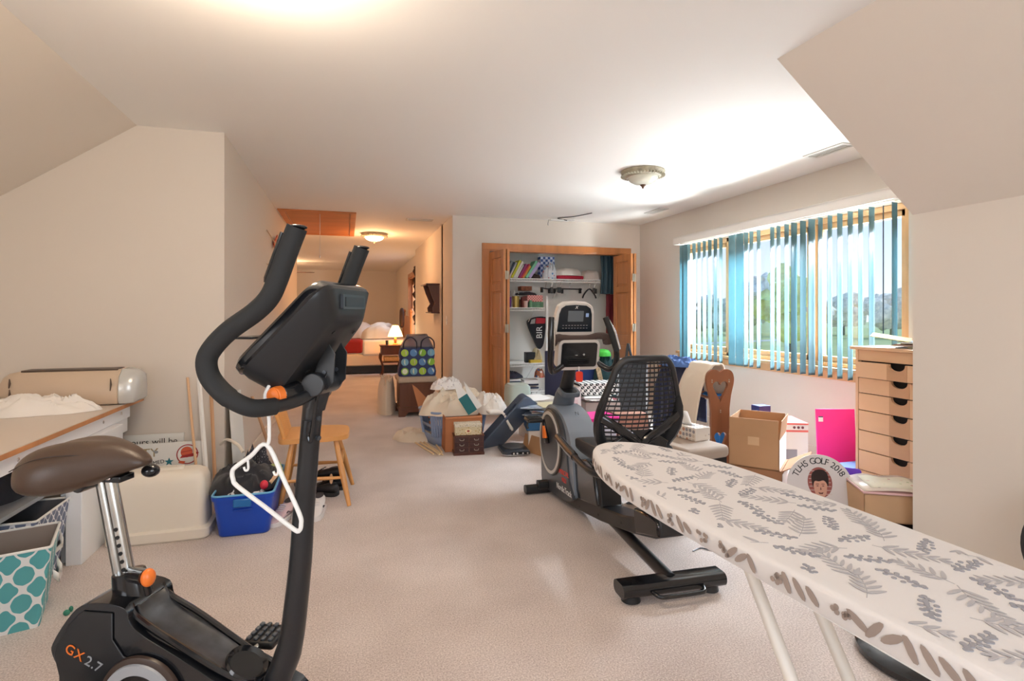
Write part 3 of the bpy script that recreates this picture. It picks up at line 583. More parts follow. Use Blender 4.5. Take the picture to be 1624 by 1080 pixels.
# seat post
a, b = Vector((-.492, 0, .50)), Vector((-.552, 0, .785))
dr = (b-a).normalized()
MB().tube([a-dr*.05, b], .0165, 16, sc=(1, 1)).tube([a-dr*.05+Vector((-.027, 0, -.004)), b+Vector((-.027, 0, -.004))], .0135, 14).bb(0, .001, 0, .001, 0, .001, Matrix.Translation(a)).build('seat_post', steel, U)
s = MB()
for k in range(6):
    p = a+dr*(.045+.0215*k)+Vector((.004, -.0155, 0)); s.cyl(p, p+Vector((.0004, -.0022, 0)), .0052, n=12)
s.build('adjustment_holes', mat('deep_black', (6, 6, 7), .4), U)
MB().tube([(-.482, 0, .462), (-.492, 0, .512), (-.497, 0, .535)], [.044, .040, .037], 20, sc=(1.12, .9), up=(1, 0, 0)).build('post_collar', black_gl, U, bevel=.003)
MB().tube([(-.480, -.010, .530), (-.385, -.070, .556)], [.019, .020], 16).build('knob_barrel', black_gl, U)
MB().ell((-.378, -.075, .558), (.016, .018, .0225)).build('adjust_knob', orange, U)
MB().bb(-.61, -.50, -.025, .025, .775, .792).tube([(-.595, -.055, .775), (-.595, .055, .775)], .020, 14).build('seat_clamp', black_gl, U, bevel=.003)
MB().bb(-.575, -.525, -.03, .03, .783, .80).build('clamp_plate', chrome, U, bevel=.003)
MB().ell((-.47, .045, .79), (.024, .02, .018)).build('clamp_knob', black_gl, U)
# saddle
stn = [(-.785, .012, .812, .800), (-.778, .05, .832, .776), (-.755, .085, .850, .758), (-.72, .112, .868, .748), (-.68, .124, .880, .744), (-.63, .116, .889, .748), (-.58, .092, .890, .765), (-.53, .062, .882, .785), (-.49, .044, .868, .802), (-.46, .033, .852, .812), (-.442, .020, .838, .818), (-.436, .006, .831, .824)]
rg = []
for q, hw, zt, zb in stn:
    mid = zb+(zt-zb)*.34; r = []
    for k in range(28):
        a = 2*PI*k/28; c_, s_ = math.cos(a), math.sin(a)
        y = hw*math.copysign(abs(c_)**.8, c_); z = mid+((zt-mid)*math.copysign(abs(s_)**.85, s_) if s_ > 0 else (mid-zb)*math.copysign(abs(s_)**.7, s_))
        if s_ > 0: z -= .010*math.exp(-(y/.018)**2)*(1 if -.74 < q < -.55 else 0)
        r.append((q, y, z))
    rg.append(r)
MB().loft(rg).build('saddle', mat('brown_vinyl', (74, 56, 44), .36, bump=(420, .35, .001), spec=.45), U, sub=1, ang=180)
MB().tube(spline([(-.745, -.095, .818), (-.68, -.100, .848), (-.62, -.092, .860), (-.56, -.066, .856), (-.50, -.042, .840), (-.465, -.030, .828)], 4), .0014, 6).build('seam', mat('seam_brown', (48, 36, 30), .5), U)
# console: display facing the rider, moulded back facing the camera
T = Vector((.214, 0, .212)).normalized(); Nn = Vector((T.z, 0, -T.x)); A0 = Vector((-.114, 0, 1.088)); L = .300
def con_ring(t0, t1, hw, off, r, skew=0):
    out_ = []
    for u, v in rrect(t1-t0, 2*hw, r, 6, (t0+t1)/2, 0):
        q = A0+T*u+Nn*(off+skew*(u/L)); out_.append((q.x, v, q.z))
    return out_
MB().loft([con_ring(.008, L-.004, .150, -.004, .045), con_ring(0, L, .158, .004, .05), con_ring(0, L+.004, .160, .018, .05), con_ring(.006, L+.002, .154, .024, .05)]).build('console_front', black_gl, U)
MB().loft([con_ring(.004, L+.004, .156, .020, .05), con_ring(.004, L+.004, .152, .040, .05, -.010), con_ring(.012, L-.040, .112, .104, .04, -.036), con_ring(.022, L-.050, .104, .112, .04, -.038)]).build('console_back', black_pl, U)
MB().loft([con_ring(.025, L-.03, .125, -.006, .02), con_ring(.025, L-.03, .125, -.003, .02)]).build('display', mat('screen_glass', (40, 48, 52), .1), U)
# reading ledge that shows beyond the lower edge
q = A0+T*.07; MB().box((q.x-.028, -.02, q.z+.026), (.05, .22, .006), 0, None).build('reading_ledge', black_pl, U, bevel=.002)
# label plate on the top end
Mt = Matrix.Translation(A0+T*(L+.0055)+Nn*.030) @ Matrix((( Nn.x, 0, T.x, 0), (0, 1, 0, 0), (Nn.z, 0, T.z, 0), (0, 0, 0, 1)))
q = A0+T*(L-.017)+Nn*.052; au = (Nn-T).normalized(); aw = (Nn+T).normalized()
Mb = Matrix.Translation(q) @ Matrix(((au.x, 0, aw.x, 0), (0, 1, 0, 0), (au.z, 0, aw.z, 0), (0, 0, 0, 1)))
MB().plate([rrect(.036, .14, .004)], -.006, .006, lambda u, v, w: Mb @ Vector((u, v, w))).build('socket_frame', dkgray, U, bevel=.002)
MB().plate([rrect(.024, .118, .002)], .004, .008, lambda u, v, w: Mb @ Vector((u, v, w))).build('socket_cover', black_pl, U, bevel=.001)
s = MB()
for t_, w in ((.21, -.05), (.205, .085), (.085, -.03), (.085, .05)):
    q = A0+T*t_+Nn*(.1125-.038*t_/L); s.cyl((q.x, w, q.z), tuple(Vector((q.x, w, q.z))+Nn*.002), .006, n=12)
s.build('screw_holes', mat('deep_black', (6, 6, 7), .4), U)
# yoke and clamp
for w in (-.036, .036):
    MB().plate([[(.045, 1.035), (.070, 1.028), (.090, 1.05), (.094, 1.12), (.078, 1.145), (.050, 1.10), (.035, 1.06)]], w-.002, w+.002).build('bracket_plate', black_pl, U, bevel=.001)
    s = MB()
    MB().cyl((.066, w-.004, 1.075), (.066, w+.004, 1.075), .005, n=10).build('bolt', dkgray, U)
MB().cyl((.045, -.06, 1.045), (.045, .055, 1.045), .030).build('pivot_clamp', black_metal, U, bevel=.003)
MB().cyl((.022, 0, .98), (.040, 0, 1.04), .027).build('clamp_neck', black_metal, U)
MB().tube([(.002, -.050, 1.030), (-.016, -.105, 1.027)], [.025, .025], 18).build('knob_barrel', black_gl, U, bevel=.003)
MB().tube([(-.014, -.100, 1.0272), (-.020, -.121, 1.026)], [.0245, .0205], 24).ell((-.020, -.121, 1.026), (.019, .006, .019)).build('tension_knob', orange, U, bevel=.003)
MB().tube(spline([(.085, -.03, 1.10), (.052, -.040, 1.02), (.038, -.036, .95), (.028, -.033, .90), (.020, -.032, .915), (.024, -.033, .95)], 5), .0045, 8).build('cable', black_gl, U)
MB().tube([(.015, -.027, .952), (.012, -.029, .90)], .011, 12, sc=(1, .5)).build('cable_slot', mat('deep_black', (6, 6, 7), .4), U)
for z in (.905, .955, .985):
    MB().cyl((.034, -.012, z), (.043, -.016, z), .006, n=12).build('bolt', dkgray, U)
# handlebars
for w in (-1, 1):
    inner = [(.040, w*.02, 1.03), (.018, w*.07, 1.012), (-.012, w*.13, 1.004), (-.040, w*.172, 1.006)]
    outer = [(-.075, w*.188, 1.024), (-.108, w*.190, 1.049), (-.134, w*.190, 1.081), (-.140, w*.190, 1.116), (-.123, w*.190, 1.147), (-.084, w*.190, 1.184), (-.025, w*.190, 1.224), (.009, w*.190, 1.257), (.029, w*.190, 1.298), (.051, w*.190, 1.356), (.074, w*.190, 1.412)]
    hb = MB().tube(spline(inner+outer[:2], 5), .0165, 14).build('handlebar', black_metal, U)
    sp = spline(inner[2:]+outer, 6)
    MB().tube(sp, [.0205 if i < 14 else .0225 for i in range(len(sp))], 18).build('foam_grip', foam, hb)
    q0, q1 = Vector((.005, w*.19, 1.29)), Vector((.045, w*.19, 1.400))
    MB().tube([q0, q0+Vector((.002, 0, .01)), q1], [.012, .014, .014], 12, sc=(.6, 1)).build('pulse_sensor', black_gl, hb)
    MB().ell((.0745, w*.19, 1.4125), (.0215, .0215, .006)).build('end_cap', black_gl, hb)
# ---- clothes hanger hooked on the tension knob
t = thing('clothes_hanger', 'white plastic clothes hanger dangling from the orange knob of the upright bike', 'hanger', (-.100, 1.503, 0), R(-22.8))
w = -.115
hk = spline([(-.005, w+.040, 1.030), (-.012, w+.030, 1.072), (-.026, w+.012, 1.068), (-.040, w-.008, 1.030), (-.032, w-.010, 1.0), (-.029, w-.01, .965), (-.029, w-.01, .926), (-.033, w-.01, .912)], 5)
MB().tube(hk, .0042, 10).build('hook', white_pl, t)
body = spline([(-.035, w-.01, .912), (-.075, w-.01, .884), (-.112, w-.01, .858), (-.121, w-.01, .846), (-.119, w-.01, .828), (-.108, w-.01, .812), (-.04, w-.01, .766), (.032, w-.01, .716), (.046, w-.01, .714), (.050, w-.01, .728), (.046, w-.01, .752), (.008, w-.01, .830)], 5, closed=True)
MB().tube(body, .0052, 10, closed=True).build('frame', white_pl, t)
for q in ((-.082, .876), (-.008, .868)): MB().tube(spline([(q[0], w-.01, q[1]), (q[0]+.001, w-.01, q[1]-.022), (q[0]-.006, w-.01, q[1]-.026), (q[0]-.010, w-.01, q[1]-.018)], 4), .0028, 8).build('strap_hook', white_pl, t)
# ================================================================ recumbent bike
RB = thing('recumbent_exercise_bike', 'black and grey recumbent exercise bike with mesh seat back in the middle of the room', 'exercise bike', (1.348, 2.079, 0), R(87.63))
silver = mat('blue_grey_shell', (132, 142, 154), .38, coat=.1)
def cl(pts, n=3): return [(p.x, p.z) for p in spline([(a, 0, b) for a, b in pts], n, closed=True)]
shell = cl([(1.565, .36), (1.56, .47), (1.50, .555), (1.42, .602), (1.33, .612), (1.24, .603), (1.13, .570), (1.05, .51), (1.0, .44), (.97, .36), (.95, .26), (.94, .12), (1.10, .08), (1.40, .06), (1.52, .07), (1.56, .2)])
MB().plate([shell], -.088, .088).build('shell', silver, RB, bevel=.030, seg=4)
sidep = cl([(1.56, .34), (1.53, .50), (1.43, .575), (1.33, .590), (1.22, .575), (1.12, .52), (1.06, .42), (1.03, .30), (1.0, .20), (.93, .115), (1.10, .06), (1.40, .03), (1.53, .04), (1.555, .2)])
dpl = mat('charcoal_shell', (66, 69, 74), .36)
for w in (-1, 1): MB().plate([sidep], w*.082, w*.100).build('side_cover', dpl, RB, bevel=.006)
MB().plate([[(1.035, .285), (.905, .12), (.62, .175), (.69, .375), (.80, .39), (1.0, .335)]], -.075, .075).build('front_block', black_gl, RB, bevel=.012, seg=3)
outer = [(1.53, .035), (1.40, .012), (1.15, .022), (.949, .045), (.61, .100), (.25, .175), (.03, .235), (-.025, .262), (-.02, .315), (.03, .37), (.12, .435), (.40, .415), (.70, .385), (.66, .20), (.80, .16), (.95, .13), (1.2, .11), (1.53, .10)]
hole = [(.630, .335), (.600, .180), (.345, .228), (.095, .300), (.16, .372), (.40, .362)]
fr = MB().plate([outer, hole], -.062, .062).build('main_frame', black_pl, RB, bevel=.008)
MB().plate([[(-.022, .262), (.20, .195), (.22, .31), (.06, .33), (-.015, .315)]], -.070, .070).build('rear_cover', black_gl, RB, bevel=.012)
s = MB()
for q, z in ((.92, .075), (.64, .125), (.36, .185), (.10, .245)): s.cyl((q, .0625, z), (q, .064, z), .007, n=10)
s.build('frame_screws', mat('deep_black', (6, 6, 7), .4), RB)
MB().tube([(.84, 0, .12), (.55, 0, .105), (.30, 0, .085), (.0, 0, .065)], .030, 16, sc=(1, .9)).build('rear_beam', black_metal, RB)
MB().plate([rrect(.105, .058, .026, 6, -.0, .055)], -.245, .245).build('rear_stabiliser', black_gl, RB, bevel=.004)
for w in (-.19, .19): MB().cyl((-.0, w, 0), (0, w, .03), .042, .036).build('foot_pad', black_pl, RB, bevel=.003)
MB().tube(spline([(-.055, .115, .05), (-.085, .10, .045), (-.092, .06, .043), (-.092, -.08, .043), (-.085, -.11, .045), (-.055, -.125, .05)], 4), .0085, 12).build('lift_handle', black_gl, RB)
MB().plate([rrect(.075, .05, .02, 6, 1.44, .030)], -.25, .25).build('front_stabiliser', black_pl, RB, bevel=.004)
MB().plate([rrect(.07, .05, .014, 4, 1.41, .065)], .10, .17).build('transport_wheel', black_pl, RB, bevel=.004)
for w in (1, -1):
    Mx = Matrix.Translation((1.334, w*.099, .367)) @ Matrix.Rotation(R(-90*w), 4, 'X')
    MB().lathe([(.001, 0), (.212, 0), (.214, .008), (.208, .014), (.001, .014)], M=Mx, n=56).build('flywheel_cover', mat('bronze_shell', (82, 76, 70), .35), RB)
    MB().lathe([(.182, .013), (.182, .019), (.202, .019), (.204, .013)], M=Mx, n=56).build('ring', mat('silver_ring', (196, 192, 186), .35), RB)
    MB().lathe([(.001, .014), (.182, .014), (.178, .017), (.08, .020), (.001, .020)], M=Mx, n=56).build('inner_disc', dpl, RB)
    sg = 1 if w > 0 else -1
    ar = MB().tube([(1.334, w*.130, .367), (1.334-.10*sg*.2+.02, w*.142, .367+.075*sg), (1.334+.04*sg*0+.015, w*.150, .367+.15*sg)], [.034, .028, .018], 12, sc=(1, .5)).build('crank_arm', black_gl, RB)
    MB().tube([(1.325, w*.146, .40*1 if w > 0 else .33), (1.34, w*.151, .367+.11*sg)], [.040, .022], 12, sc=(1, .35)).build('crank_accent', orange, ar)
    s = MB().box((1.36, w*.215, .367+.15*sg), (.12, .105, .024)); pd = s.build('pedal', black_pl, RB, bevel=.010)
    s = MB()
    for k in range(6): s.box((1.312+.019*k, w*.215, .367+.15*sg+.014), (.008, .09, .006))
    s.build('pedal_ridges', black_gl, pd, bevel=.001)
    MB().tube([(1.36, w*.255, .367+.15*sg-.01), (1.35, w*.262, .367+.15*sg-.04), (1.345, w*.255, .367+.15*sg-.055)], .008, 8).build('pedal_strap', black_pl, pd)
redm = mat('red_lettering', (226, 70, 54), .5); whm = mat('white_lettering', (226, 226, 224), .5)
def side_text(body, size, s0, s1_, z, m, w=.101, tilt=0, sp=1.0): return text('lettering', body, size, m, RB, ((s0+s1_)/2, w, z), (R(90), tilt, R(180)), ext=.0008, space=sp)
side_text('COMMERCIAL', .042, 1.24, 1.02, .225, redm, tilt=R(-5)); side_text('VR21', .040, 1.14, 1.02, .185, redm, tilt=R(-5))
side_text('NordicTrack', .052, 1.20, .97, .125, whm, tilt=R(-4))
text('lettering', 'N', .035, mat('dark_mark', (60, 66, 74), .4), RB, (1.120, .0, .590), (R(45), 0, R(-90)), ext=.0008)
# seat rail, cushion and back
MB().bb(.12, .86, -.03, .03, .41, .455).build('seat_rail', black_metal, RB, bevel=.008)
MB().bb(.20, .50, -.07, .07, .45, .50).build('seat_carriage', black_pl, RB, bevel=.01)
cush = [(-.03, .50), (.0, .49), (.33, .49), (.36, .51), (.365, .545), (.33, .565), (.16, .56), (.0, .575), (-.03, .56)]
MB().loft([[(.32+(x*(1-.06*abs(v)**3)), v*.19*(1), z-(.012*(1-abs(v)**2))+(-.004 if abs(v) > .9 else 0)) for x, z in cush] for v in (-1, -.97, -.8, -.4, 0, .4, .8, .97, 1)]).build('seat_cushion', mat('black_vinyl', (44, 46, 50), .42), RB, bevel=.012, sub=1, ang=60)
# back frame outline in a curved sheet: (half width, height) -> point
def sb(u, v):   # u across -1..1, v up 0..1
    hw = [.130, .180, .206, .214, .207, .190, .170, .150, .125][min(8, int(v*8))]; f = v*8-int(v*8); h2 = [.130, .180, .206, .214, .207, .190, .170, .150, .125, .125][min(9, int(v*8)+1)]
    hw = hw*(1-f)+h2*f
    x = .335-.14*v-.03*math.sin(v*PI)+.06*(u*u)*(.5+.5*(1-v)) ; z = .535+.475*v
    return Vector((x, u*hw, z))
rim = [sb(-1, v/10) for v in range(1, 10)]+[sb(-.85, .985), sb(-.5, 1.0), sb(0, 1.0), sb(.5, 1.0), sb(.85, .985)]+[sb(1, v/10) for v in range(9, 0, -1)]+[sb(.8, .02), sb(.4, -.01), sb(0, -.02), sb(-.4, -.01), sb(-.8, .02)]
MB().tube(spline(rim, 3, closed=True), .0135, 12, closed=True, sc=(1, 1.25)).build('backrest_frame', black_pl, RB)
s = MB()
for i in range(1, 21):
    v = i/21; s.tube([sb(-1+2*k/10, v) for k in range(11)], .0044, 6, sc=(1, .6))
for j in range(1, 13):
    u = -1+2*j/13; s.tube([sb(u, k/10) for k in range(11)], .0024, 6)
s.build('mesh_panel', mat('black_mesh', (20, 20, 22), .5), RB)
for u in (-1, 1):
    MB().tube(spline([sb(u*.95, .40)+Vector((-.018, 0, 0)), sb(u*.6, .30)+Vector((-.03, 0, 0)), sb(u*.15, .16)+Vector((-.035, 0, 0)), sb(0, .06)+Vector((-.03, 0, 0))], 5), .015, 10, sc=(1.5, .8)).build('support_arm', black_gl, RB)
    MB().tube([sb(u*.97, t_/10)+Vector((-.012, 0, 0)) for t_ in range(0, 7)], [.020, .024, .024, .022, .018, .014, .008], 10, sc=(1.6, .8)).build('side_wing', black_pl, RB)
MB().plate([[(-.10, .50), (.10, .50), (.15, .60), (.06, .66), (-.06, .66), (-.15, .60)]], .27, .30, lambda u, v, w_: (w_+.02*(.6-v)*3, u, v)).build('back_plate', black_gl, RB, bevel=.006)
for w in (-1, 1):
    h = MB().tube(spline([(.20, w*.12, .475), (.22, w*.21, .470), (.30, w*.245, .468), (.42, w*.245, .470), (.56, w*.235, .478), (.66, w*.225, .483), (.86, w*.21, .50)], 5), .0165, 14).build('seat_handle', black_metal, RB)
    MB().tube([(.54, w*.237, .477), (.66, w*.225, .483), (.89, w*.208, .505)], [.021, .024, .021], 14).build('grip', black_gl, h, bevel=.004)
    MB().tube([(.20, w*.13, .475), (.12, w*.17, .475), (.02, w*.21, .475)], .020, 14).build('rear_grip', black_pl, h, bevel=.004)
    MB().ell((.01, w*.212, .475), (.012, .019, .019)).build('end_cap', chrome, h)
# mast and console
def tilt_box(name, s0, z0, w_, h_, d_, ang, m, r=.02, par=None, bev=.004, y0=0):
    Mx = Matrix.Translation((s0, y0, z0)) @ Matrix.Rotation(R(ang), 4, 'Y')
    return MB().plate([rrect(w_, h_, r, 6)], -d_/2, d_/2, lambda u, v, q: Mx @ Vector((q, u, v))).build(name, m, par or RB, bevel=bev)
MB().tube([(1.40, 0, .58), (1.33, 0, .70), (1.24, 0, .86), (1.175, 0, 1.0)], [.052, .048, .040, .038], 16, sc=(.8, 1)).build('mast', black_pl, RB)
MB().tube([(1.40, 0, .57), (1.34, 0, .67), (1.315, 0, .71)], [.075, .070, .06], 18, sc=(.85, 1)).build('mast_collar', mat('slate_plastic', (88, 96, 106), .4), RB, bevel=.004)
Mx = Matrix.Translation((1.265, 0, .705)) @ Matrix.Rotation(R(-14), 4, 'Y')
MB().plate([rrect(.13, .13, .035)], -.012, .016, lambda u, v, q: Mx @ Vector((u, v, q))).build('cup_tray', mat('slate_plastic', (88, 96, 106), .4), RB, bevel=.005)
MB().plate([rrect(.10, .095, .03)], .014, .018, lambda u, v, q: Mx @ Vector((u, v, q))).build('cup_recess', mat('deep_black', (6, 6, 7), .4), RB)
cons_w = mat('pearl_white_plastic', (214, 206, 198), .35)
tilt_box('lower_console', 1.12, .970, .275, .195, .07, -12, cons_w, .035, bev=.010)
tilt_box('lower_face', 1.082, .965, .235, .155, .012, -12, black_gl, .018)
s = MB()
for k in range(4): s.bb(1.074+.0-.004*k*0, 1.078, -.07, .07, .905+.012*k, .909+.012*k)
s.build('air_vents', mat('deep_black', (6, 6, 7), .4), RB)
text('button_mark', '–', .03, whm, RB, (1.070, .022, .965), (R(90), 0, R(-90))); text('button_mark', '+', .03, whm, RB, (1.070, -.028, .965), (R(90), 0, R(-90)))
ol = [(-.14, -.11), (.14, -.11), (.128, .04), (.115, .09), (.08, .112), (0, .118), (-.08, .112), (-.115, .09), (-.128, .04)]
Mx = Matrix.Translation((1.175, 0, 1.185)) @ Matrix.Rotation(R(-12), 4, 'Y')
MB().plate([ol], -.025, .025, lambda u, v, q: Mx @ Vector((q, u, v))).build('display_housing', cons_w, RB, bevel=.010)
il = [(-.118, -.075), (.118, -.075), (.110, .04), (.098, .078), (.07, .096), (0, .101), (-.07, .096), (-.098, .078), (-.110, .04)]
MB().plate([il], -.030, -.022, lambda u, v, q: Mx @ Vector((q, u, v))).build('display_panel', mat('console_black', (26, 34, 42), .2), RB, bevel=.002)
MB().plate([rrect(.105, .07, .003, 2, 0, .028)], -.0325, -.029, lambda u, v, q: Mx @ Vector((q, u, v))).build('screen', mat('grey_lcd', (96, 104, 110), .15), RB)
MB().plate([rrect(.02, .024, .002, 2, -.078, .035)], -.0325, -.029, lambda u, v, q: Mx @ Vector((q, u, v))).build('sticker', mat('sticker_blue', (150, 180, 224), .5), RB)
s = MB()
for j in range(2):
    for k in range(9): s.box(tuple(Mx @ Vector((-.031, -.08+.02*k, -.032-.018*j))), (.002, .010, .003))
s.build('button_marks', graym, RB)
text('emblem', 'X', .026, whm, RB, tuple(Mx @ Vector((-.0325, 0, .085))), (R(90), 0, R(-90)), ext=.0008, shear=.3)
for w in (1, -1):
    if w > 0: pts = [(1.10, .10, .90), (1.10, .165, .86), (1.06, .195, .90), (1.03, .205, 1.0), (1.02, .208, 1.1), (1.03, .20, 1.20)]
    else: pts = [(1.12, -.12, .93), (1.10, -.155, .895), (1.06, -.195, .872), (1.03, -.225, .905), (1.01, -.220, .99), (1.01, -.185, 1.10), (1.02, -.150, 1.20)]
    h = MB().tube(spline(pts, 5), .018, 14).build('handlebar', black_gl, RB)
    q = [Vector(p) for p in pts[-3:]]; MB().tube([p+Vector((-.004, 0, 0)) for p in q], [.020, .022, .020], 14, sc=(1, .9)).build('grip', foam if w < 0 else black_gl, h)
    MB().tube([p+Vector((-.010, -.016, .01)) for p in q[:2]]+[q[2]+Vector((-.010, -.016, -.02))], [.010, .012, .010], 10, sc=(.7, 1)).build('pulse_plate', chrome, h)
tag(MB().tube(spline([(1.10, .17, 1.03), (1.075, .15, 1.07), (1.085, .05, 1.066), (1.085, -.06, 1.068), (1.075, -.12, 1.082), (1.07, -.18, 1.075), (1.09, -.205, 1.04)], 6), [.02]*8+[.017]*23+[.024]*6, 10, sc=(1, 1.6)).build('towel', mat('brown_towel', (84, 68, 62), .9, bump=(90, .5, .003)), loc=(1.348, 2.079, 0), rot=(0, 0, R(87.63))), 'brown twisted cloth lying across the ledge of the recumbent bike console', 'cloth')
sk = thing('safety_key', 'red safety key tag hanging under the recumbent bike console', 'key tag', (1.348, 2.079, 0), R(87.63))
MB().cyl((1.085, -.0, .89), (1.083, .0, .862), .004, n=8).build('clip', white_pl, sk); MB().plate([rrect(.045, .065, .012, 4, 0, .828)], 1.074, 1.086, lambda u, v, q: (q, u, v)).build('tag', mat('red_tag', (232, 62, 40), .4), sk, bevel=.004)
# ================================================================ ironing board
ib = thing('ironing_board', 'long ironing board with a grey leaf and berry patterned cream cover in the right foreground', 'ironing board', (.866, 1.0, .80), R(3))
def ib_out(off=0):
    # half-widths along the length: y from +.62 (nose) to -.75
    pr_ = [(.635, .0), (.628, .035), (.60, .075), (.54, .115), (.45, .150), (.32, .177), (.15, .190), (-.10, .190), (-.40, .181), (-.64, .172), (-.71, .158), (-.745, .12), (-.755, 0)]
    L_ = [(-w, y) for y, w in pr_]+[(w, y) for y, w in reversed(pr_[1:-1])]
    sp = spline([(a, b, 0) for a, b in L_], 3, closed=True)
    c = Vector((0, -.05, 0)); return [p+(p-c).normalized()*off for p in sp]
def ib_mat():
    m = mat('leaf_print_cover', (212, 206, 202), .85, sheen=.1, bump=(90, .15, .002)); n = m.node_tree; b = n.nodes['Principled BSDF']; t = n.nodes.new('ShaderNodeTexCoord')
    return m
cov = ib_mat(); bpr = mat('band_print_warm_lit', (150, 134, 124), .85); dk = mat('cover_print_grey', (148, 146, 150), .85); dk2 = mat('cover_print_light', (172, 168, 169), .85)
rings = [[(p.x, p.y, z) for p in ib_out(o_)] for o_, z in ((-.03, -.040), (-.004, -.045), (.0, -.038), (.003, -.020), (.002, -.008), (-.004, -.002), (-.016, .0), (-.05, .0005))]
cov_mb = MB().loft(rings)
# printed sprays of leaves and berries as thin inlays in the cloth surface
def inside(x, y, m_=.006):
    pr_ = [(.635, .0), (.60, .075), (.54, .115), (.45, .150), (.32, .177), (.15, .190), (-.10, .190), (-.64, .172), (-.745, .12), (-.755, 0)]
    if not -.74 < y < .62: return False
    for i in range(len(pr_)-1):
        (ya, wa), (yb, wb) = pr_[i], pr_[i+1]
        if yb <= y <= ya: return abs(x) < wa+(wb-wa)*(ya-y)/(ya-yb)-m_-.012
    return False
lv, lv2 = MB(), MB(); rnd = random.Random(11)
zc = [0]
def leaf2(s, x, y, a, l, wd):
    pts = []
    for k in range(10):
        q = 2*PI*k/10; u, v = l/2*(1+math.cos(q)), wd/2*math.sin(q)*(1-.25*math.cos(q)); pts.append((x+u*math.cos(a)-v*math.sin(a), y+u*math.sin(a)+v*math.cos(a)))
    zc[0] += 7e-7; z_ = .0006+zc[0]
    if all(inside(*p) for p in pts): s.plate([pts], z_-.0003, z_, lambda u, v, w: (u, v, w))
def stem(s, pts):
    for i in range(len(pts)-1):
        a, b = Vector(pts[i]), Vector(pts[i+1]); d = (b-a).normalized(); nn = Vector((-d.y, d.x))*.0007
        if inside(*a) and inside(*b): s.plate([[tuple(a+nn), tuple(b+nn), tuple(b-nn), tuple(a-nn)]], .0004, .0009, lambda u, v, w: (u, v, w))
def spray(x, y, a, L_, s, nl):
    c = rnd.uniform(-.6, .6); pts = []
    for k in range(nl+1): q = L_*k/nl; pts.append((x+q*math.cos(a+c*k/nl*.6), y+q*math.sin(a+c*k/nl*.6)))
    stem(s, pts)
    for k in range(1, nl+1):
        aa = a+c*k/nl; l = .036-.014*k/nl
        for sd in (-1, 1): leaf2(s, pts[k][0], pts[k][1], aa+sd*(.9-.25*k/nl), l, l*.22)
    leaf2(s, pts[-1][0], pts[-1][1], a+c, .02, .007)
def berries(x, y, a, s):
    stem(s, [(x-.03*math.cos(a), y-.03*math.sin(a)), (x, y)])
    for k in range(20):
        q = -.034+.068*k/19; r_ = (-.011, .0, .011, .004)[k % 4]*(1-abs(q)/.06)+rnd.uniform(-.002, .002); X = x+q*math.cos(a)-r_*math.sin(a); Y = y+q*math.sin(a)+r_*math.cos(a)
        pts = circ(X, Y, .0040, 9)
        zc[0] += 7e-7
        if all(inside(*p) for p in pts): s.plate([pts], .0004, .0006+zc[0], lambda u, v, w: (u, v, w))
yy = .56; row = 0
while yy > -.75:
    for c_ in range(-3, 4):
        x = c_*.074+(row % 2)*.044-.02+rnd.uniform(-.006, .006); y = yy+rnd.uniform(-.008, .008); a = (.6, 2.4, 3.9, 5.3, 1.3)[(c_*2+row*3) % 5]+rnd.uniform(-.2, .2)
        q = (c_*2+row) % 4
        if q == 0: berries(x, y, a, lv)
        elif q == 2: spray(x-.045*math.cos(a), y-.045*math.sin(a), a, .095, lv2, 6)
        elif q == 1: spray(x-.035*math.cos(a), y-.035*math.sin(a), a, .075, lv2, 5)
        else: berries(x+.01, y, a+1, lv)
    yy -= .070; row += 1
# print over the left side band, browned to carry the warm light there
s = MB(); band = ib_out(.0045)
left = [p for p in band if p.x < -.05 and -.74 < p.y < .58]; left.sort(key=lambda p: p.y)
def bandp(y, z):
    for i in range(len(left)-1):
        if left[i].y <= y <= left[i+1].y:
            f = (y-left[i].y)/(left[i+1].y-left[i].y); return (left[i].x+(left[i+1].x-left[i].x)*f, y, z)
    return None
bm_ = MB()
y = -.72
while y < .55:
    kind_ = rnd.random()
    if kind_ < .3:
        for k in range(7):
            cy_, cz_ = y+rnd.uniform(-.018, .018), -.022+rnd.uniform(-.009, .009); pts = [bandp(cy_+.0045*math.cos(2*PI*j/9), cz_+.0045*math.sin(2*PI*j/9)) for j in range(9)]
            if all(pts): bm_.add(pts+[(p[0]-.0006, p[1], p[2]) for p in pts], [tuple(range(9)), tuple(range(17, 8, -1))]+[(j, (j+1) % 9, 9+(j+1) % 9, 9+j) for j in range(9)])
        y += .05
    else:
        a = rnd.uniform(.5, 1.2)*rnd.choice((1, 1, -1)); l = rnd.uniform(.03, .042); wd = .012
        pts = []
        for j in range(10):
            q = 2*PI*j/10; u, v = l/2*math.cos(q), wd/2*math.sin(q); pts.append(bandp(y+u*math.cos(a)-v*math.sin(a), max(-.036, min(-.006, -.021+u*math.sin(a)+v*math.cos(a)))))
        if all(pts): bm_.add(pts+[(p[0]-.0006, p[1], p[2]) for p in pts], [tuple(range(10)), tuple(range(19, 9, -1))]+[(j, (j+1) % 10, 10+(j+1) % 10, 10+j) for j in range(10)])
        y += .024
join_mats('padded_cover', [(cov_mb, cov), (lv, dk), (lv2, dk2), (bm_, bpr)], ib)
MB().loft([[(p.x, p.y, z) for p in ib_out(-.02)] for z in (-.052, -.040)]).build('metal_deck', white_pl, ib, smooth=False)
lw = mat('leg_white_enamel', (222, 216, 206), .35)
for x in (-.075, .055):
    MB().cyl((x, -.02, -.045), (x, -.50, -.785), .0125).build('leg', lw, ib)
for x in (-.03, .02): MB().cyl((x, -.50, -.045), (x, .12, -.785), .011).build('leg', lw, ib)
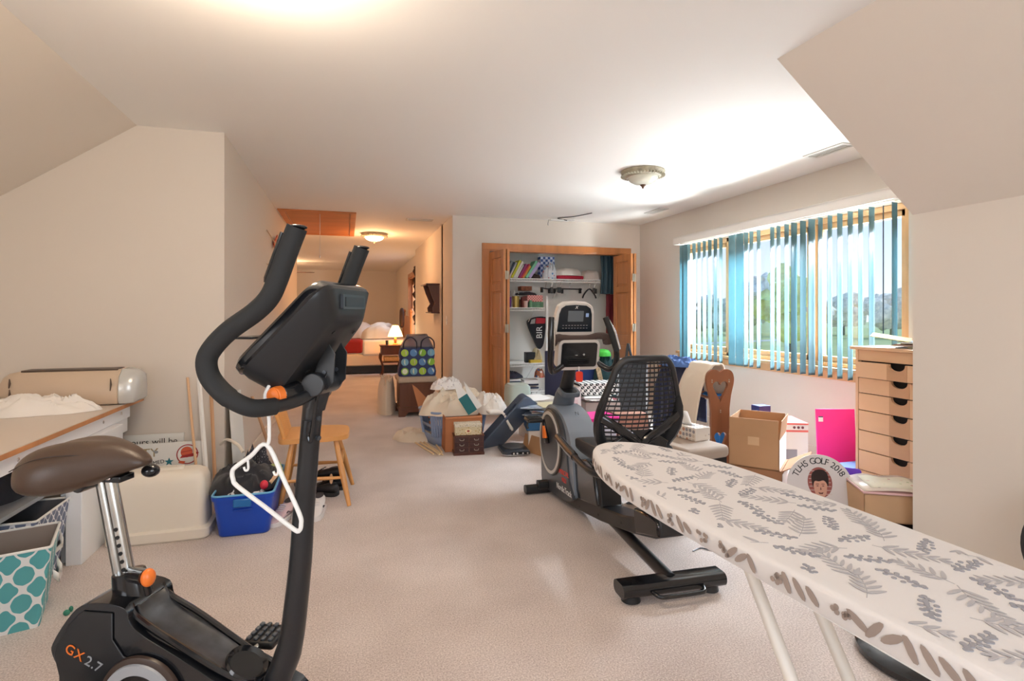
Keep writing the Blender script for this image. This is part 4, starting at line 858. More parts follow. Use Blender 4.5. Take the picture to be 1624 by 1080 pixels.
MB().tube([(-.20, -.505, -.788), (.20, -.505, -.788)], .0125).build('foot_bar', lw, ib); MB().tube([(-.16, .125, -.788), (.16, .125, -.788)], .0125).build('foot_bar', lw, ib)
# black round base under the ironing board and black seat edge at the frame edge
t = thing('floor_disc', 'black round disc with glossy top on the carpet under the ironing board', 'disc', (1.95, 1.42, 0))
MB().lathe([(.19, 0), (.215, .01), (.215, .03), (.19, .045), (.06, .06), (.001, .062)], n=40).build('body', black_gl, t); MB().lathe([(.12, .052), (.125, .054), (.10, .059)], n=40).build('ring', white_pl, t)  # white ring paints a reflection on the glossy top
MB().ell((0, 0, .06), (.05, .05, .02)).build('knob', black_gl, t)
t = thing('folding_stool', 'black round folding stool leaning on the wall at the right edge of the picture', 'stool', (2.66, 1.30, -.0), R(-44))
MB().plate([circ(0, .32, .215, 48)], -.02, .02, lambda u, v, w: (u, w, v)).build('seat', foam, t, bevel=.012, seg=3, rot=(R(-6), 0, 0))
for x in (-.10, .10): MB().tube([(x, .01, .30), (x*1.3, .06, .0)], .012, 10).build('leg', black_metal, t)
# ================================================================ left: desk and things around it
dk_ = thing('desk', 'long white desk with a wood-edged beige top along the left wall', 'desk', (-1.78, 2.4, 0))
MB().bb(-.54, .535, -1.5, 1.64, .667, .688).build('desk_top', mat('wood_edge', (196, 134, 84), .5, vary=(10, .15)), dk_, smooth=False)
MB().bb(-.54, .533, -1.5, 1.638, .688, .692).build('top_surface', mat('beige_laminate', (214, 200, 186), .35), dk_, smooth=False)
MB().bb(.485, .505, -1.48, 1.50, .590, .667).build('apron', white_paint, dk_, smooth=False, bevel=.003)
MB().bb(.478, .545, .755, 1.27, 0, .588).bb(.47, .485, 1.15, 1.52, .50, .667).bb(.44, .478, .80, 1.40, .0, .667).build('leg', white_paint, dk_, smooth=False, bevel=.003)
MB().bb(-.54, -.50, .9, 1.2, 0, .667).build('leg', white_paint, dk_, smooth=False); MB().bb(.46, .56, -1.4, -.9, 0, .60).build('leg', white_paint, dk_, smooth=False)
for y, z in ((1.11, .628), (1.36, .633), (.30, .63)): MB().ell((.507, y, z), (.003, .009, .009)).build('bolt', chrome, dk_)
MB().bb(-.50, .42, -1.2, 1.30, .36, .378).build('lower_shelf', graym, dk_, smooth=False)
tag(heap(-1.62, 3.1, .379, .20, .28, .18, seed=21, n=22, fold=.4).build('dark_bag', black_cloth), 'dark cloth bag stuffed on the shelf under the desk', 'bag')
# die-cutting machine
t = thing('cutting_machine', 'champagne desktop craft cutting machine with silver end at the back of the desk', 'craft machine', (-1.52, 3.80, .692))
prof = [(-.10, .0), (-.112, .03), (-.112, .10), (-.095, .16), (-.05, .198), (.04, .20), (.08, .18), (.10, .1), (.10, 0)]
champ = mat('champagne_plastic', (206, 184, 160), .35)
def mc(x, k=1, dz=0): return [(x, a*k, dz+.005+b*k) for a, b in prof]
MB().loft([mc(-.33, .55, .03), mc(-.325, .75, .015), mc(-.29, .93, .003), mc(-.24, 1), mc(.25, 1)]).build('body', champ, t, bevel=.006)
MB().loft([mc(.25, 1.01), mc(.29, 1.0), mc(.325, .93, .004), mc(.345, .75, .02), mc(.352, .45, .05)]).build('end_cap', mat('silver_plastic', (206, 206, 202), .25, metal=.3), t, bevel=.006)
MB().bb(-.235, .235, -.058, .05, .197, .209).build('slot', mat('slot_brown', (84, 68, 56), .4), t, bevel=.004)
MB().bb(-.33, -.12, -.16, .06, .0, .012).build('tray', mat('tray_dark', (50, 42, 38), .5), t)
for x, z, h in ((-.262, .085, .05), (-.262, .143, .05), (.215, .12, .07)): MB().tube([(x, -.113+.0*z, z-h/2), (x+.004, -.114, z), (x, -.108, z+h/2)], [.004, .009, .004], 8, sc=(.5, 1)).build('button', mat('button_brown', (96, 76, 66), .4), t)
tag(heap(-1.60, 3.52, .693, .31, .125, .12, seed=4, n=50, fold=.6, rz=.12, lump=2.4).build('white_shirt', linen), 'crumpled white cloth lying on the desk in front of the craft machine', 'cloth')
tag(MB().tube([(-1.885+.01*math.sin(i), 3.60, .70+.018*i) for i in range(9)], [.03, .034, .028, .033, .026, .030, .024, .028, .012], 12).build('lace_doll', mat('cream_lace', (232, 214, 178), .9)), 'cream lace trim of an ornament at the left edge of the desk', 'ornament')
# fabric storage bins
def fab_bin(name, label, loc, rz, wb, db, wt, dt, h, m, inner):
    t = thing(name, label, 'fabric bin', loc, rz, None)
    o_ = lambda w, d, z: [(x, y, z) for x, y in rrect(w, d, .012, 3)]
    MB().loft([o_(wb, db, 0), o_(wt, dt, h)], cap=False).build('wall', m, t, smooth=False, solid=.004)
    MB().loft([o_(wb-.012, db-.012, .004), o_(wt-.012, dt-.012, h-.002)], cap=False).plate([rrect(wb-.01, db-.01, .012, 3)], .002, .005, lambda u, v, w: (u, v, w)).build('lining', inner, t, smooth=False)
    MB().tube(o_(wt, dt, h), .0055, 6, closed=True).build('piping', white_pl, t)
    s = MB().loft([[(wt/2*.97+.004, y*1.0, z) for y, z in ((-.07, h*.62), (-.06, h*.5), (.06, h*.5), (.07, h*.62))], [(wt/2*.97+.022, y, z-.01) for y, z in ((-.05, h*.56), (-.045, h*.44), (.045, h*.44), (.05, h*.56))]], cap=False, closed=False)
    s.build('handle', white_pl, t, solid=.004); return t
teal_q = expr_mat('teal_quatrefoil', (88, 168, 172), (232, 234, 232), trellis(.092, .34))
navy_q = expr_mat('slate_quatrefoil', (112, 122, 146), (228, 230, 234), trellis(.055, .34))
fab_bin('fabric_bin', 'teal and white quatrefoil fabric bin in front at the left edge', (-1.372, 2.645, 0), R(17.6), .38, .26, .46, .31, .31, teal_q, mat('taupe_lining', (146, 134, 126), .9))
fab_bin('fabric_bin', 'slate blue and white quatrefoil fabric bin behind the teal one, under the desk', (-1.475, 3.06, 0), R(2), .36, .30, .44, .33, .33, navy_q, mat('grey_lining', (84, 84, 88), .9)).location = (-1.50, 2.99, 0)
# white sewing machine case
t = thing('sewing_machine_case', 'white hard plastic sewing machine case on the carpet beside the desk leg', 'carrying case', (-.965, 3.44, 0))
def cr(w, d, z, r=.04): return [(x, y, z) for x, y in rrect(w, d, r, 5)]
MB().loft([cr(.475, .225, 0), cr(.49, .24, .01), cr(.49, .24, .055), cr(.465, .215, .065)]).build('base_tray', offw, t)
MB().loft([cr(.45, .20, .06), cr(.445, .195, .22), cr(.435, .19, .31), cr(.41, .17, .345), cr(.36, .13, .362), cr(.30, .08, .365)]).build('lid', offw, t, ang=50)
MB().plate([rrect(.20, .05, .02, 5), rrect(.13, .022, .01, 5)], .358, .378, lambda u, v, w: (u, v, w)).build('handle', offw, t, bevel=.005)
MB().bb(-.065, .065, -.011, .011, .365, .368).build('handle_recess', mat('recess_beige', (170, 156, 142), .6), t)
# craft signs against the end wall
t = thing('sign_board', 'white lettered board behind, reading about what will be, leaning on the end wall', 'sign', (-1.20, 4.03, 0), 0)
MB().bb(-.16, .18, -.006, .006, .0, .445).build('board', white_pl, t, smooth=False, bevel=.001, rot=(R(-3), 0, 0)); text('lettering', 'yours will be', .055, ink, t, (.015, -.036, .405), (R(87), 0, 0))
t = thing('sign_board', 'white board in front with teal star and red ball emblem against the end wall', 'sign', (-1.095, 3.93, 0), 0)
Ms = Matrix.Rotation(R(-4), 4, 'X'); MB().bb(-.23, .215, -.005, .005, 0, .405, Ms).build('board', white_pl, t, smooth=False, bevel=.001)
gold = mat('gold_letter', (164, 144, 104), .5); yb = lambda z: -.0065+z*math.tan(R(4))
text('lettering', 'PARTY', .075, gold, t, (-.155, yb(.345), .345), (R(86), 0, 0)); text('lettering', 'AHMED', .032, ink, t, (-.062, yb(.285), .283), (R(86), R(-8), 0))
def onb(o, x, z): o.location = (x, yb(z), z); o.rotation_euler = (R(86), 0, 0); return o
star = [(r_*math.cos(PI/2+k*PI/5), r_*math.sin(PI/2+k*PI/5)) for k in range(10) for r_ in ((.027,) if k % 2 == 0 else (.011,))]
flat = lambda u, v, w: (u, v, w)
onb(MB().plate([star], 0, .001, flat).build('star', mat('teal_star', (44, 124, 138), .5), t), .018, .285)
onb(MB().plate([circ(0, 0, .062, 36), circ(0, 0, .056, 36)], 0, .001, flat).build('emblem_ring', mat('emblem_red', (168, 40, 40), .5), t), .12, .325)
onb(MB().plate([circ(-.004, .014, .034, 24)], 0, .0014, flat).plate([[(-.05, -.052), (-.02, -.06), (-.01, -.044), (-.045, -.038)]], 0, .0014, flat).build('emblem_ball', mat('emblem_orange', (214, 96, 60), .5), t), .12, .325)
onb(MB().plate([[(-.042, -.022), (.03, -.016), (.068, .006), (.05, .012), (.068, .022), (.03, .004), (-.03, -.006)]], .001, .002, flat).plate([[(-.034, .016), (.026, .026), (.026, .022), (-.034, .012)]], .0015, .002, flat).build('emblem_band', mat('emblem_red', (168, 40, 40), .5), t), .12, .325)
onb(MB().plate([[(-.034, -.034), (.022, -.036), (.03, -.022), (-.03, -.020)]], .001, .002, flat).build('emblem_patch', paper, t), .12, .325)
onb(MB().ell((0, 0, 0), (.012, .009, .002)).ell((-.014, .008, 0), (.008, .004, .002)).build('bug_sticker', graym, t), -.055, .350)
# wooden sticks leaning on the wall
for q0, q1, r_, m, lb in (((-.842, 3.70, .0), (-1.006, 4.075, .80), .008, birch, 'thin pale wooden dowel, leftmost of the sticks leaning at the wall corner'),
                          ((-.80, 3.72, .0), (-.938, 4.07, .80), .013, paper, 'white painted batten in the middle of the leaning sticks'),
                          ((-.775, 3.78, .0), (-.868, 4.07, .77), .011, birch_d, 'tan batten, rightmost of the leaning sticks'),
                          ((-.47, 4.36, .0), (-.66, 4.36, .62), .011, birch_d, 'brown stick leaning behind the wooden chair')):
    d_ = (Vector(q1)-Vector(q0)).normalized(); tag(MB().tube([q0, q1], r_, 4 if r_ > .009 else 10, sc=(1, .5) if r_ > .009 else (1, 1)).build('wooden_stick', m), lb, 'stick')
tag(MB().tube(spline([(-.80, 4.02, .36), (-.75, 3.98, .395), (-.68, 3.92, .37), (-.64, 3.88, .33)], 5), .010, 10).build('curved_tube', offw, smooth=True), 'cream curved plastic tube end poking up behind the blue tub', 'tube')
# blue tub of clothes
t = thing('storage_tub', 'bright blue plastic storage tub with light blue rim, full of clothes', 'storage tub', (-.545, 3.58, 0), 0)
blue = mat('blue_plastic', (22, 74, 186), .3); lblue = mat('light_blue_rim', (110, 176, 216), .35)
o_ = lambda w, d, z, r=.035: [(x, y, z) for x, y in rrect(w, d, r, 5)]
MB().loft([o_(.25, .52, 0), o_(.255, .53, .01), o_(.30, .58, .205), o_(.315, .595, .207), o_(.32, .60, .225), o_(.305, .585, .228)], cap=False).plate([rrect(.25, .52, .035, 5)], 0, .004, flat).build('body', blue, t, solid=.003)
MB().tube(o_(.31, .59, .232), .006, 8, closed=True).build('rim', lblue, t)
MB().bb(-.045, .045, -.315, -.298, .17, .215).build('latch', mat('mid_blue_latch', (32, 108, 176), .35), t, bevel=.006); MB().bb(-.05, .05, -.292, -.284, .145, .155).build('grip_ridge', blue, t, bevel=.003)
tag(heap(-.575, 3.60, .205, .19, .28, .135, seed=8, n=40, fold=.45, lump=2.2, p=3.6).build('black_jacket', black_cloth), 'black clothes heaped on top of the blue tub', 'clothes')
tag(heap(-.56, 3.42, .20, .11, .10, .06, seed=12, n=20, fold=.6).build('printed_cloth', spots_mat('zebra_cloth', (220, 220, 222), [(60, 60, 70), (120, 120, 130)], 60, .3)), 'black and white printed cloth at the near end of the blue tub', 'cloth')
tag(MB().ell((-.452, 3.40, .245), (.022, .028, .026)).build('red_bauble', mat('pinkish_red', (222, 52, 72), .5)), 'small pinkish red ball among the clothes in the blue tub', 'ball')
tag(MB().bb(-.075, .075, -.09, .09, 0, .015).build('green_folder', mat('lime_paper', (196, 206, 140), .7), loc=(-.455, 3.66, .24), rot=(R(8), R(-12), .2)), 'pale green folder tucked into the right side of the blue tub', 'folder')
tag(MB().tube([(-.43, 3.46, .235), (-.40, 3.54, .262)], .012, 10).build('wooden_peg', birch), 'short wooden peg lying on the clothes in the blue tub', 'peg')
tag(heap(-.60, 4.12, .0, .12, .14, .36, seed=31, n=22, fold=.5).build('patterned_bag', spots_mat('grey_print_cloth', (60, 62, 72), [(170, 172, 176), (120, 122, 130)], 70, .3)), 'grey patterned cloth bag behind the blue tub', 'bag')
# wooden chair facing right
t = thing('wooden_chair', 'small honey wooden chair with spindle back behind the blue tub', 'chair', (-.20, 3.88, 0))
hw = mat('honey_pine', (212, 152, 88), .35, vary=(7, .1, (1, .2, 1)), coat=.2)
o_ = [(-.20, -.19), (-.10, -.205), (.08, -.20), (.19, -.16), (.215, -.06), (.215, .08), (.19, .17), (.08, .205), (-.10, .205), (-.20, .19), (-.225, 0)]
o_ = [(p.x, p.y) for p in spline([(a, b, 0) for a, b in o_], 4, closed=True)]
MB().plate([o_], .405, .435, flat).build('seat', hw, t, bevel=.009, seg=3)
for a, b in (((.13, -.14), (.215, -.25)), ((.13, .14), (.24, .20)), ((-.13, -.14), (-.20, -.22)), ((-.13, .14), (-.20, .24))):
    MB().tube([(a[0], a[1], .41), ((a[0]+b[0])/2, (a[1]+b[1])/2, .2), (b[0], b[1], 0)], [.015, .020, .013], 14).build('leg', hw, t)
for y in (-.20, .19): MB().tube([(.185, y, .17), (.0, y*1.0, .175), (-.175, y, .17)], [.009, .013, .009], 10).build('stretcher', hw, t)
MB().tube([(.0, -.20, .175), (.0, .19, .175)], .011, 10).build('stretcher', hw, t); MB().tube([(.17, -.19, .26), (.175, .18, .26)], .010, 10).build('stretcher', hw, t)
for k in range(6):
    y = -.15+.06*k; MB().tube([(-.17, y*.8, .43), (-.23, y*.95, .62), (-.29, y*1.1, .84)], [.006, .009, .006], 10).build('spindle', hw, t)
for y in (-.18, .18): MB().tube([(-.175, y*.95, .43), (-.295, y*1.15, .86)], [.012, .014], 12).build('back_post', hw, t)
MB().tube([(-.29, -.22, .86), (-.315, 0, .875), (-.29, .22, .86)], .022, 12, sc=(1.5, .7)).build('top_rail', hw, t)
# shoes
def shoe(loc, rz, label, m, sole, grp=None, L=.26, w=.092, h=.10, rx=0, name='sneaker', tongue=None):
    t = thing(name, label, 'shoe', loc, rz, grp)
    def sec(y, hw_, zt, z0=.02): return [(hw_*math.copysign(abs(math.cos(a))**.8, math.cos(a)), y, z0+(zt-z0)*(.5+.5*math.sin(a))) for a in [2*PI*k/16 for k in range(16)]]
    st_ = [(-.5, .25, .62), (-.48, .6, .85), (-.40, .8, 1.0), (-.25, .82, .93), (-.08, .86, .82), (.08, .96, .68), (.25, 1.0, .52), (.40, .85, .42), (.48, .5, .34), (.5, .2, .30)]
    up = MB().loft([sec(a*L, b*w/2, c*h) for a, b, c in st_]).build('upper', m, t, sub=1, ang=180)
    ol_ = [(b*w/2*1.06*sg, a*L) for sg, seq in ((1, st_), (-1, st_[::-1])) for a, b, c in seq]
    MB().plate([ol_], 0, .026, flat).build('sole', sole, t, bevel=.006, seg=3)
    MB().lathe([(.001, 0), (.03, 0), (.028, .002), (.001, .002)], n=16).build('opening', mat('shoe_lining', (60, 56, 58), .9), t, loc=(0, -.30*L, h*.93), rot=(R(-8), 0, 0)).scale = (.9, 1.35, 1)
    s = MB()
    for k in range(4): s.tube([(-.02, (-.02+.045*k)*L*1.0+.0, h*(.86-.075*k)), (0, (-.02+.045*k)*L+.004, h*(.90-.075*k)), (.02, (-.02+.045*k)*L, h*(.86-.075*k))], .003, 6)
    s.build('laces', sole, t)
    if tongue:
        for sg in (-1, 1): MB().tube([(sg*w*.44, -.05*L, .045), (sg*w*.47, .04*L, .058), (sg*w*.45, .10*L, .05)], .004, 8, sc=(.4, 1)).build('side_logo', tongue, t)
    return t
white_sh = mat('white_leather', (224, 220, 218), .5); blk_sh = mat('black_shoe', (34, 32, 34), .5)
shoe((-.175, 3.53, 0), R(172), 'white sneaker with black marks on the carpet right of the pink pair', white_sh, white_sh, 'sneakers by the blue tub', tongue=ink)
shoe((-.262, 3.55, 0), R(175), 'white sneaker partly hidden behind the bike mast', white_sh, white_sh, 'sneakers by the blue tub', tongue=ink)
pk = mat('pink_suede', (206, 178, 178), .8)
shoe((-.365, 3.50, 0), R(155), 'pale pink sneaker with a dark leaping mark beside the blue tub', pk, white_sh, 'sneakers by the blue tub', tongue=ink)
for x, y, z, rz, lb in ((-.17, 3.92, 0, 60, 'black shoe under the chair seat nearest its right legs'), (-.13, 4.02, 0, 80, 'black strappy shoe at the back under the chair'), (-.30, 4.12, .0, 10, 'black shoe at the far left under the chair'), (-.15, 3.99, .085, 70, 'black sandal on top of the shoes under the chair')):
    shoe((x, y, z), R(rz), lb, blk_sh, blk_sh, 'dark shoes under the wooden chair', h=.085)
tag(MB().ell((-.10, 3.86, .115), (.012, .014, .035)).build('tan_insole', birch, rot=(0, 0, 0)), 'tan insole sticking up among the black shoes under the chair', 'insole')
tag(MB().ell((-1.085, 2.64, .012), (.012, .009, .012)).ell((-1.078, 2.66, .016), (.008, .007, .012)).build('green_scrap', mat('scrap_green', (52, 130, 106), .7)), 'tiny green scrap on the carpet near the teal bin', 'scrap')
# ================================================================ clutter between corridor and closet
t = thing('laundry_basket', 'pale blue slotted plastic laundry basket overflowing with linens', 'laundry basket', (.98, 5.22, 0), .25)
bl = mat('pale_blue_plastic', (140, 158, 190), .4); rows = []
o_ = lambda w, d, z, r=.09: [(x, y, z) for x, y in rrect(w, d, r, 6)]
s = MB().loft([o_(.46, .34, 0), o_(.47, .35, .03), o_(.50, .38, .10)], cap=False).plate([rrect(.46, .34, .09, 6)], 0, .005, flat)
for z0, z1 in ((.17, .20), (.27, .31)): s.loft([o_(.50+.06*z0/.3, .38+.06*z0/.3, z0), o_(.50+.06*z1/.3, .38+.06*z1/.3, z1)], cap=False)
for k in range(28):
    a = o_(.51, .39, .09, .09)[k]; b = o_(.56, .44, .29, .09)[k]
    s.tube([a, b], .009, 6)
s.build('body', bl, t, solid=.003); MB().tube(o_(.57, .45, .315), .011, 8, closed=True).build('rim', bl, t)
tag(heap(1.0, 5.18, .29, .37, .26, .26, seed=2, n=44, fold=.55, lump=2.6, rz=.2).build('bed_linen', cream_cloth), 'pile of cream bed linen filling the pale blue laundry basket', 'linen')
tag(heap(.93, 5.28, .50, .17, .12, .13, seed=14, n=28, fold=.6, rz=.5).build('floral_sheet', spots_mat('floral_sheet_cloth', (234, 228, 224), [(190, 180, 190), (206, 190, 184)], 34, .2)), 'white floral sheet bunched on top of the linen pile', 'sheet')
tag(heap(1.28, 5.02, .30, .15, .22, .20, seed=6, n=30, fold=.5, rz=.4).build('white_duvet', linen), 'white quilted duvet end spilling over the right side of the cardboard box', 'duvet')
tag(drape([(.0, .335), (.12, .33), (.17, .25), (.22, .17)], -.12, .12, .01, 3, 14).build('duvet_flap', linen, solid=.02, loc=(1.22, 4.85, 0)), 'white quilt corner hanging down beside the blue grey lid', 'quilt')
tag(heap(.64, 5.40, .0, .22, .17, .13, seed=9, n=28, fold=.55, rz=-.5, lump=2.2).build('fallen_sheet', cream_cloth), 'cream sheet trailing on the carpet at the left of the laundry basket', 'sheet')
def carton(name, label, loc, rz, w, d, h, m=cardboard, flaps=(), t_=.005, extra=None, cat='box', open_=True, grp=None):
    t = thing(name, label, cat, loc, rz, grp)
    s = MB(); open_box(s, -w/2, w/2, -d/2, d/2, 0, h, t_)
    if not open_: s.bb(-w/2, w/2, -d/2, d/2, h-t_, h)
    s.build('walls', m, t, smooth=False)
    for side, a, L in flaps:
        Mx = {'f': Matrix.Translation((0, -d/2, h)) @ Matrix.Rotation(R(a), 4, 'X'), 'b': Matrix.Translation((0, d/2, h)) @ Matrix.Rotation(R(-a), 4, 'X'),
              'l': Matrix.Translation((-w/2, 0, h)) @ Matrix.Rotation(R(-a), 4, 'Y'), 'r': Matrix.Translation((w/2, 0, h)) @ Matrix.Rotation(R(a), 4, 'Y')}[side]
        W_ = w if side in 'fb' else d
        q = MB().bb(-W_/2+.004, W_/2-.004, -.002, .002, 0, L, Mx) if side in 'fb' else MB().bb(-.002, .002, -W_/2+.004, W_/2-.004, 0, L, Mx)
        q.build('flap', m, t, smooth=False)
    return t
orange_card = mat('orange_cardboard', (188, 122, 80), .8)
t = carton('cardboard_box', 'orange brown cardboard box full of linens in front of the laundry basket', (1.00, 4.90, 0), -.03, .335, .23, .31, orange_card, (('f', 150, .02),))
t = thing('cardboard_flap', 'loose brown cardboard flap leaning at the left of the laundry basket', 'cardboard', (.76, 5.75, 0)); MB().plate([[(-.11, .49), (-.06, .45), (.12, .25), (.12, .0), (.02, .0)]], -.003, .003).build('sheet', orange_card, t, smooth=False)
# mini chest and tin
t = thing('mini_chest', 'small dark wooden jewellery chest of six drawers on the carpet', 'jewellery chest', (1.02, 4.71, 0), -.10)
MB().bb(-.128, .128, -.07, .07, .018, .165).bb(-.135, .135, -.077, .075, .0, .022).bb(-.134, .134, -.075, .075, .160, .170).build('body', darkwood, t, smooth=False, bevel=.002)
for i in range(2):
    for j in range(3):
        x, z = -.063+.126*i, .048+.044*j; dr_ = MB().bb(x-.058, x+.058, -.076, -.07, z-.019, z+.019).build('drawer', mat('dark_mahogany', (66, 34, 30), .35), t, smooth=False, bevel=.002)
        MB().tube(spline([(x-.018, -.076, z+.006), (x-.014, -.083, z-.005), (x+.014, -.083, z-.005), (x+.018, -.076, z+.006)], 4), .0022, 6).build('drawer_handle', brass, dr_)
t = thing('tin_box', 'ornate cream and gold cigar box on the little dark chest', 'box', (1.015, 4.715, .171), -.10)
tinm = spots_mat('ornate_tin', (206, 192, 156), [(176, 140, 70), (214, 204, 176), (150, 120, 80)], 70, .35)
MB().bb(-.115, .115, -.065, .065, 0, .070).build('body', tinm, t, smooth=False, bevel=.002); MB().bb(-.118, .118, -.068, .068, .070, .095).build('lid', spots_mat('ornate_lid', (216, 206, 186), [(150, 146, 120), (190, 170, 120)], 80, .3), t, smooth=False, bevel=.002)
MB().plate([circ(0, .035, .028, 24, .017)], -.0665, -.065).build('label', mat('tin_label', (230, 214, 176), .5), t); MB().plate([circ(0, .035, .012, 16, .009)], -.0672, -.066).build('portrait_oval', mat('tin_red', (160, 70, 56), .5), t)
for i, (a, b, c, d_, z) in enumerate(((.62, 5.20, .72, 4.73, .006), (.70, 5.20, .79, 4.69, .006), (.66, 5.15, .76, 4.66, .018), (.79, 5.22, .80, 4.78, .006), (.72, 5.10, .75, 4.74, .006))):
    tag(MB().tube([(a, b, z+.002), (c, d_, z+.002)], .008, 8).build('dowel', mat('pale_dowel', (232, 206, 164), .5)), ('leftmost pale wooden dowel on the carpet by the basket', 'second pale dowel from the left, on the carpet by the basket', 'pale dowel lying on top of the others nearest the viewer', 'rightmost pale dowel on the carpet, against the cardboard box', 'short pale dowel crossing over the others by the basket')[i], 'dowel', 'wooden dowels on the carpet')
# teal and white book in the heap
t = thing('binder', 'teal and white open binder stuck in the top of the linen pile', 'binder', (1.06, 4.86, .33), -.1)
Mx = Matrix.Translation((.02, 0, .02)) @ Matrix.Rotation(R(-32), 4, 'Y')
MB().plate([[(-.045, .0), (.045, .0), (.045, .17), (-.045, .17)]], -.12, -.112, lambda u, v, w: Mx @ Vector((u, w, v))).build('teal_cover', mat('teal_binder', (24, 104, 110), .5), t, smooth=False)
MB().plate([[(-.045, .17), (.045, .17), (.03, .30), (-.0, .32)]], -.12, -.112, lambda u, v, w: Mx @ Vector((u, w, v))).plate([[(.045, .0), (.10, .0), (.08, .28), (.045, .17)]], -.108, -.10, lambda u, v, w: Mx @ Vector((u, w, v))).build('white_cover', paper, t, smooth=False)
# leaning lid
t = thing('tub_lid', 'long blue grey plastic storage lid leaning diagonally beside the linen pile', 'lid', (1.36, 4.80, .0), R(-20))
smoke = mat('smoky_blue_plastic', (66, 76, 92), .3)
Mx = Matrix.Translation((-.15, 0, .06)) @ Matrix.Rotation(R(-48), 4, 'Y') @ Matrix.Rotation(R(-38), 4, 'X')
MB().plate([rrect(.60, .24, .05, 6, .25, .06)], -.03, .04, lambda u, v, w: Mx @ Vector((u, v, w))).build('shell', smoke, t, bevel=.012, seg=3)
MB().plate([rrect(.62, .26, .055, 6, .25, .06)], -.042, -.028, lambda u, v, w: Mx @ Vector((u, v, w))).build('rim', mat('mid_blue_rim', (92, 106, 126), .3), t, bevel=.004)
MB().plate([rrect(.18, .03, .01, 4, .36, -.062)], -.012, .012, lambda u, v, w: Mx @ Vector((u, v, w))).build('latch', smoke, t, bevel=.004)
# scale / record player
t = thing('turntable', 'small black and chrome turntable with round platter on the carpet', 'record player', (1.41, 4.62, 0), -.10)
MB().plate([[(-.12, -.12), (-.085, -.15), (.115, -.15), (.115, .14), (-.12, .14)]], .008, .045, flat).build('body', mat('slate_black', (52, 58, 68), .35), t, bevel=.006)
MB().plate([[(-.122, -.120), (-.086, -.153), (.118, -.153), (.118, .142), (-.122, .142)]], .010, .018, flat).build('chrome_trim', chrome, t, smooth=False); MB().bb(-.05, .11, -.156, -.150, .016, .04).build('control_strip', mat('deep_black', (6, 6, 7), .4), t)
for x in (-.03, 0, .05, .09): MB().cyl((x, -.155, .029), (x, -.162, .029), .008, n=12).build('dial', chrome, t)
MB().lathe([(.001, .045), (.098, .045), (.10, .052), (.098, .06), (.03, .062), (.001, .062)], (0, .01, 0), n=36).build('platter', mat('platter_grey', (96, 96, 98), .3, metal=.4), t)
# box stack with papers right of the turntable
t = carton('cardboard_box', 'white cardboard box with a blue box on it, right of the turntable', (1.70, 4.70, 0), -.22, .27, .26, .185, mat('white_card', (214, 206, 198), .7), open_=False)
t = carton('printed_box', 'dark blue banded box on the white cardboard box, under loose magazines', (1.69, 4.70, .186), -.22, .28, .27, .10, mat('deep_blue_card', (36, 92, 140), .6), open_=False)
tag(MB().bb(-.16, .14, -.003, .003, 0, .15).build('tan_board', cardboard, loc=(1.56, 4.52, .0), rot=(R(-14), R(0), R(-70))), 'tan board leaning against the white box behind the turntable', 'board')
pap = [mat('magazine_%d' % i, c, .5) for i, c in enumerate(((224, 218, 210), (180, 190, 204), (214, 206, 172), (150, 158, 168), (236, 234, 230), (190, 140, 126), (110, 124, 146)))]
def stack(x, y, z, n, w, d, seed, label, grp, spread=.04, th=.004, kind='magazine', cols=None, tilt=4, rz=0):
    r = random.Random(seed)
    for k in range(n):
        m = (cols or pap)[r.randrange(len(cols or pap))]
        o = MB().bb(-w/2*r.uniform(.8, 1), w/2, -d/2, d/2*r.uniform(.8, 1), 0, th).build(kind, m, smooth=False)
        o.location = (x+r.uniform(-spread, spread), y+r.uniform(-spread, spread), z+k*(th+.0012)); o.rotation_euler = (0, 0, rz+r.uniform(-.5, .5)*spread*12)
        tag(o, label, kind, grp)
stack(1.72, 4.74, .287, 18, .24, .30, 3, 'loose magazine in the fanned heap on the blue banded box', 'magazines heaped on the blue box', .075, .0045)
tag(MB().bb(-.14, .14, -.11, .11, 0, .003).build('white_sheet', paper, smooth=False, loc=(1.80, 5.10, .395), rot=(.12, .05, .4)), 'plain white paper sheet lying in front of the bike mast', 'paper')
t = carton('cardboard_box', 'low white box behind the recumbent bike mast under a white sheet', (1.85, 5.15, 0), .1, .34, .30, .385, mat('white_card', (214, 206, 198), .7), open_=False)
t = thing('plastic_tub', 'rounded pale green plastic tub with a pink base inside the left closet door', 'tub', (1.86, 5.95, 0))
MB().loft([[(x, y, z) for x, y in rrect(w, .26, .05, 5)] for w, z in ((.26, .17), (.27, .30), (.25, .40), (.20, .425))]).build('lid', mat('pale_green_plastic', (200, 214, 204), .35), t); MB().loft([[(x, y, z) for x, y in rrect(.27, .26, .05, 5)] for z in (0, .17)]).build('base', mat('pink_plastic', (232, 130, 180), .35), t)
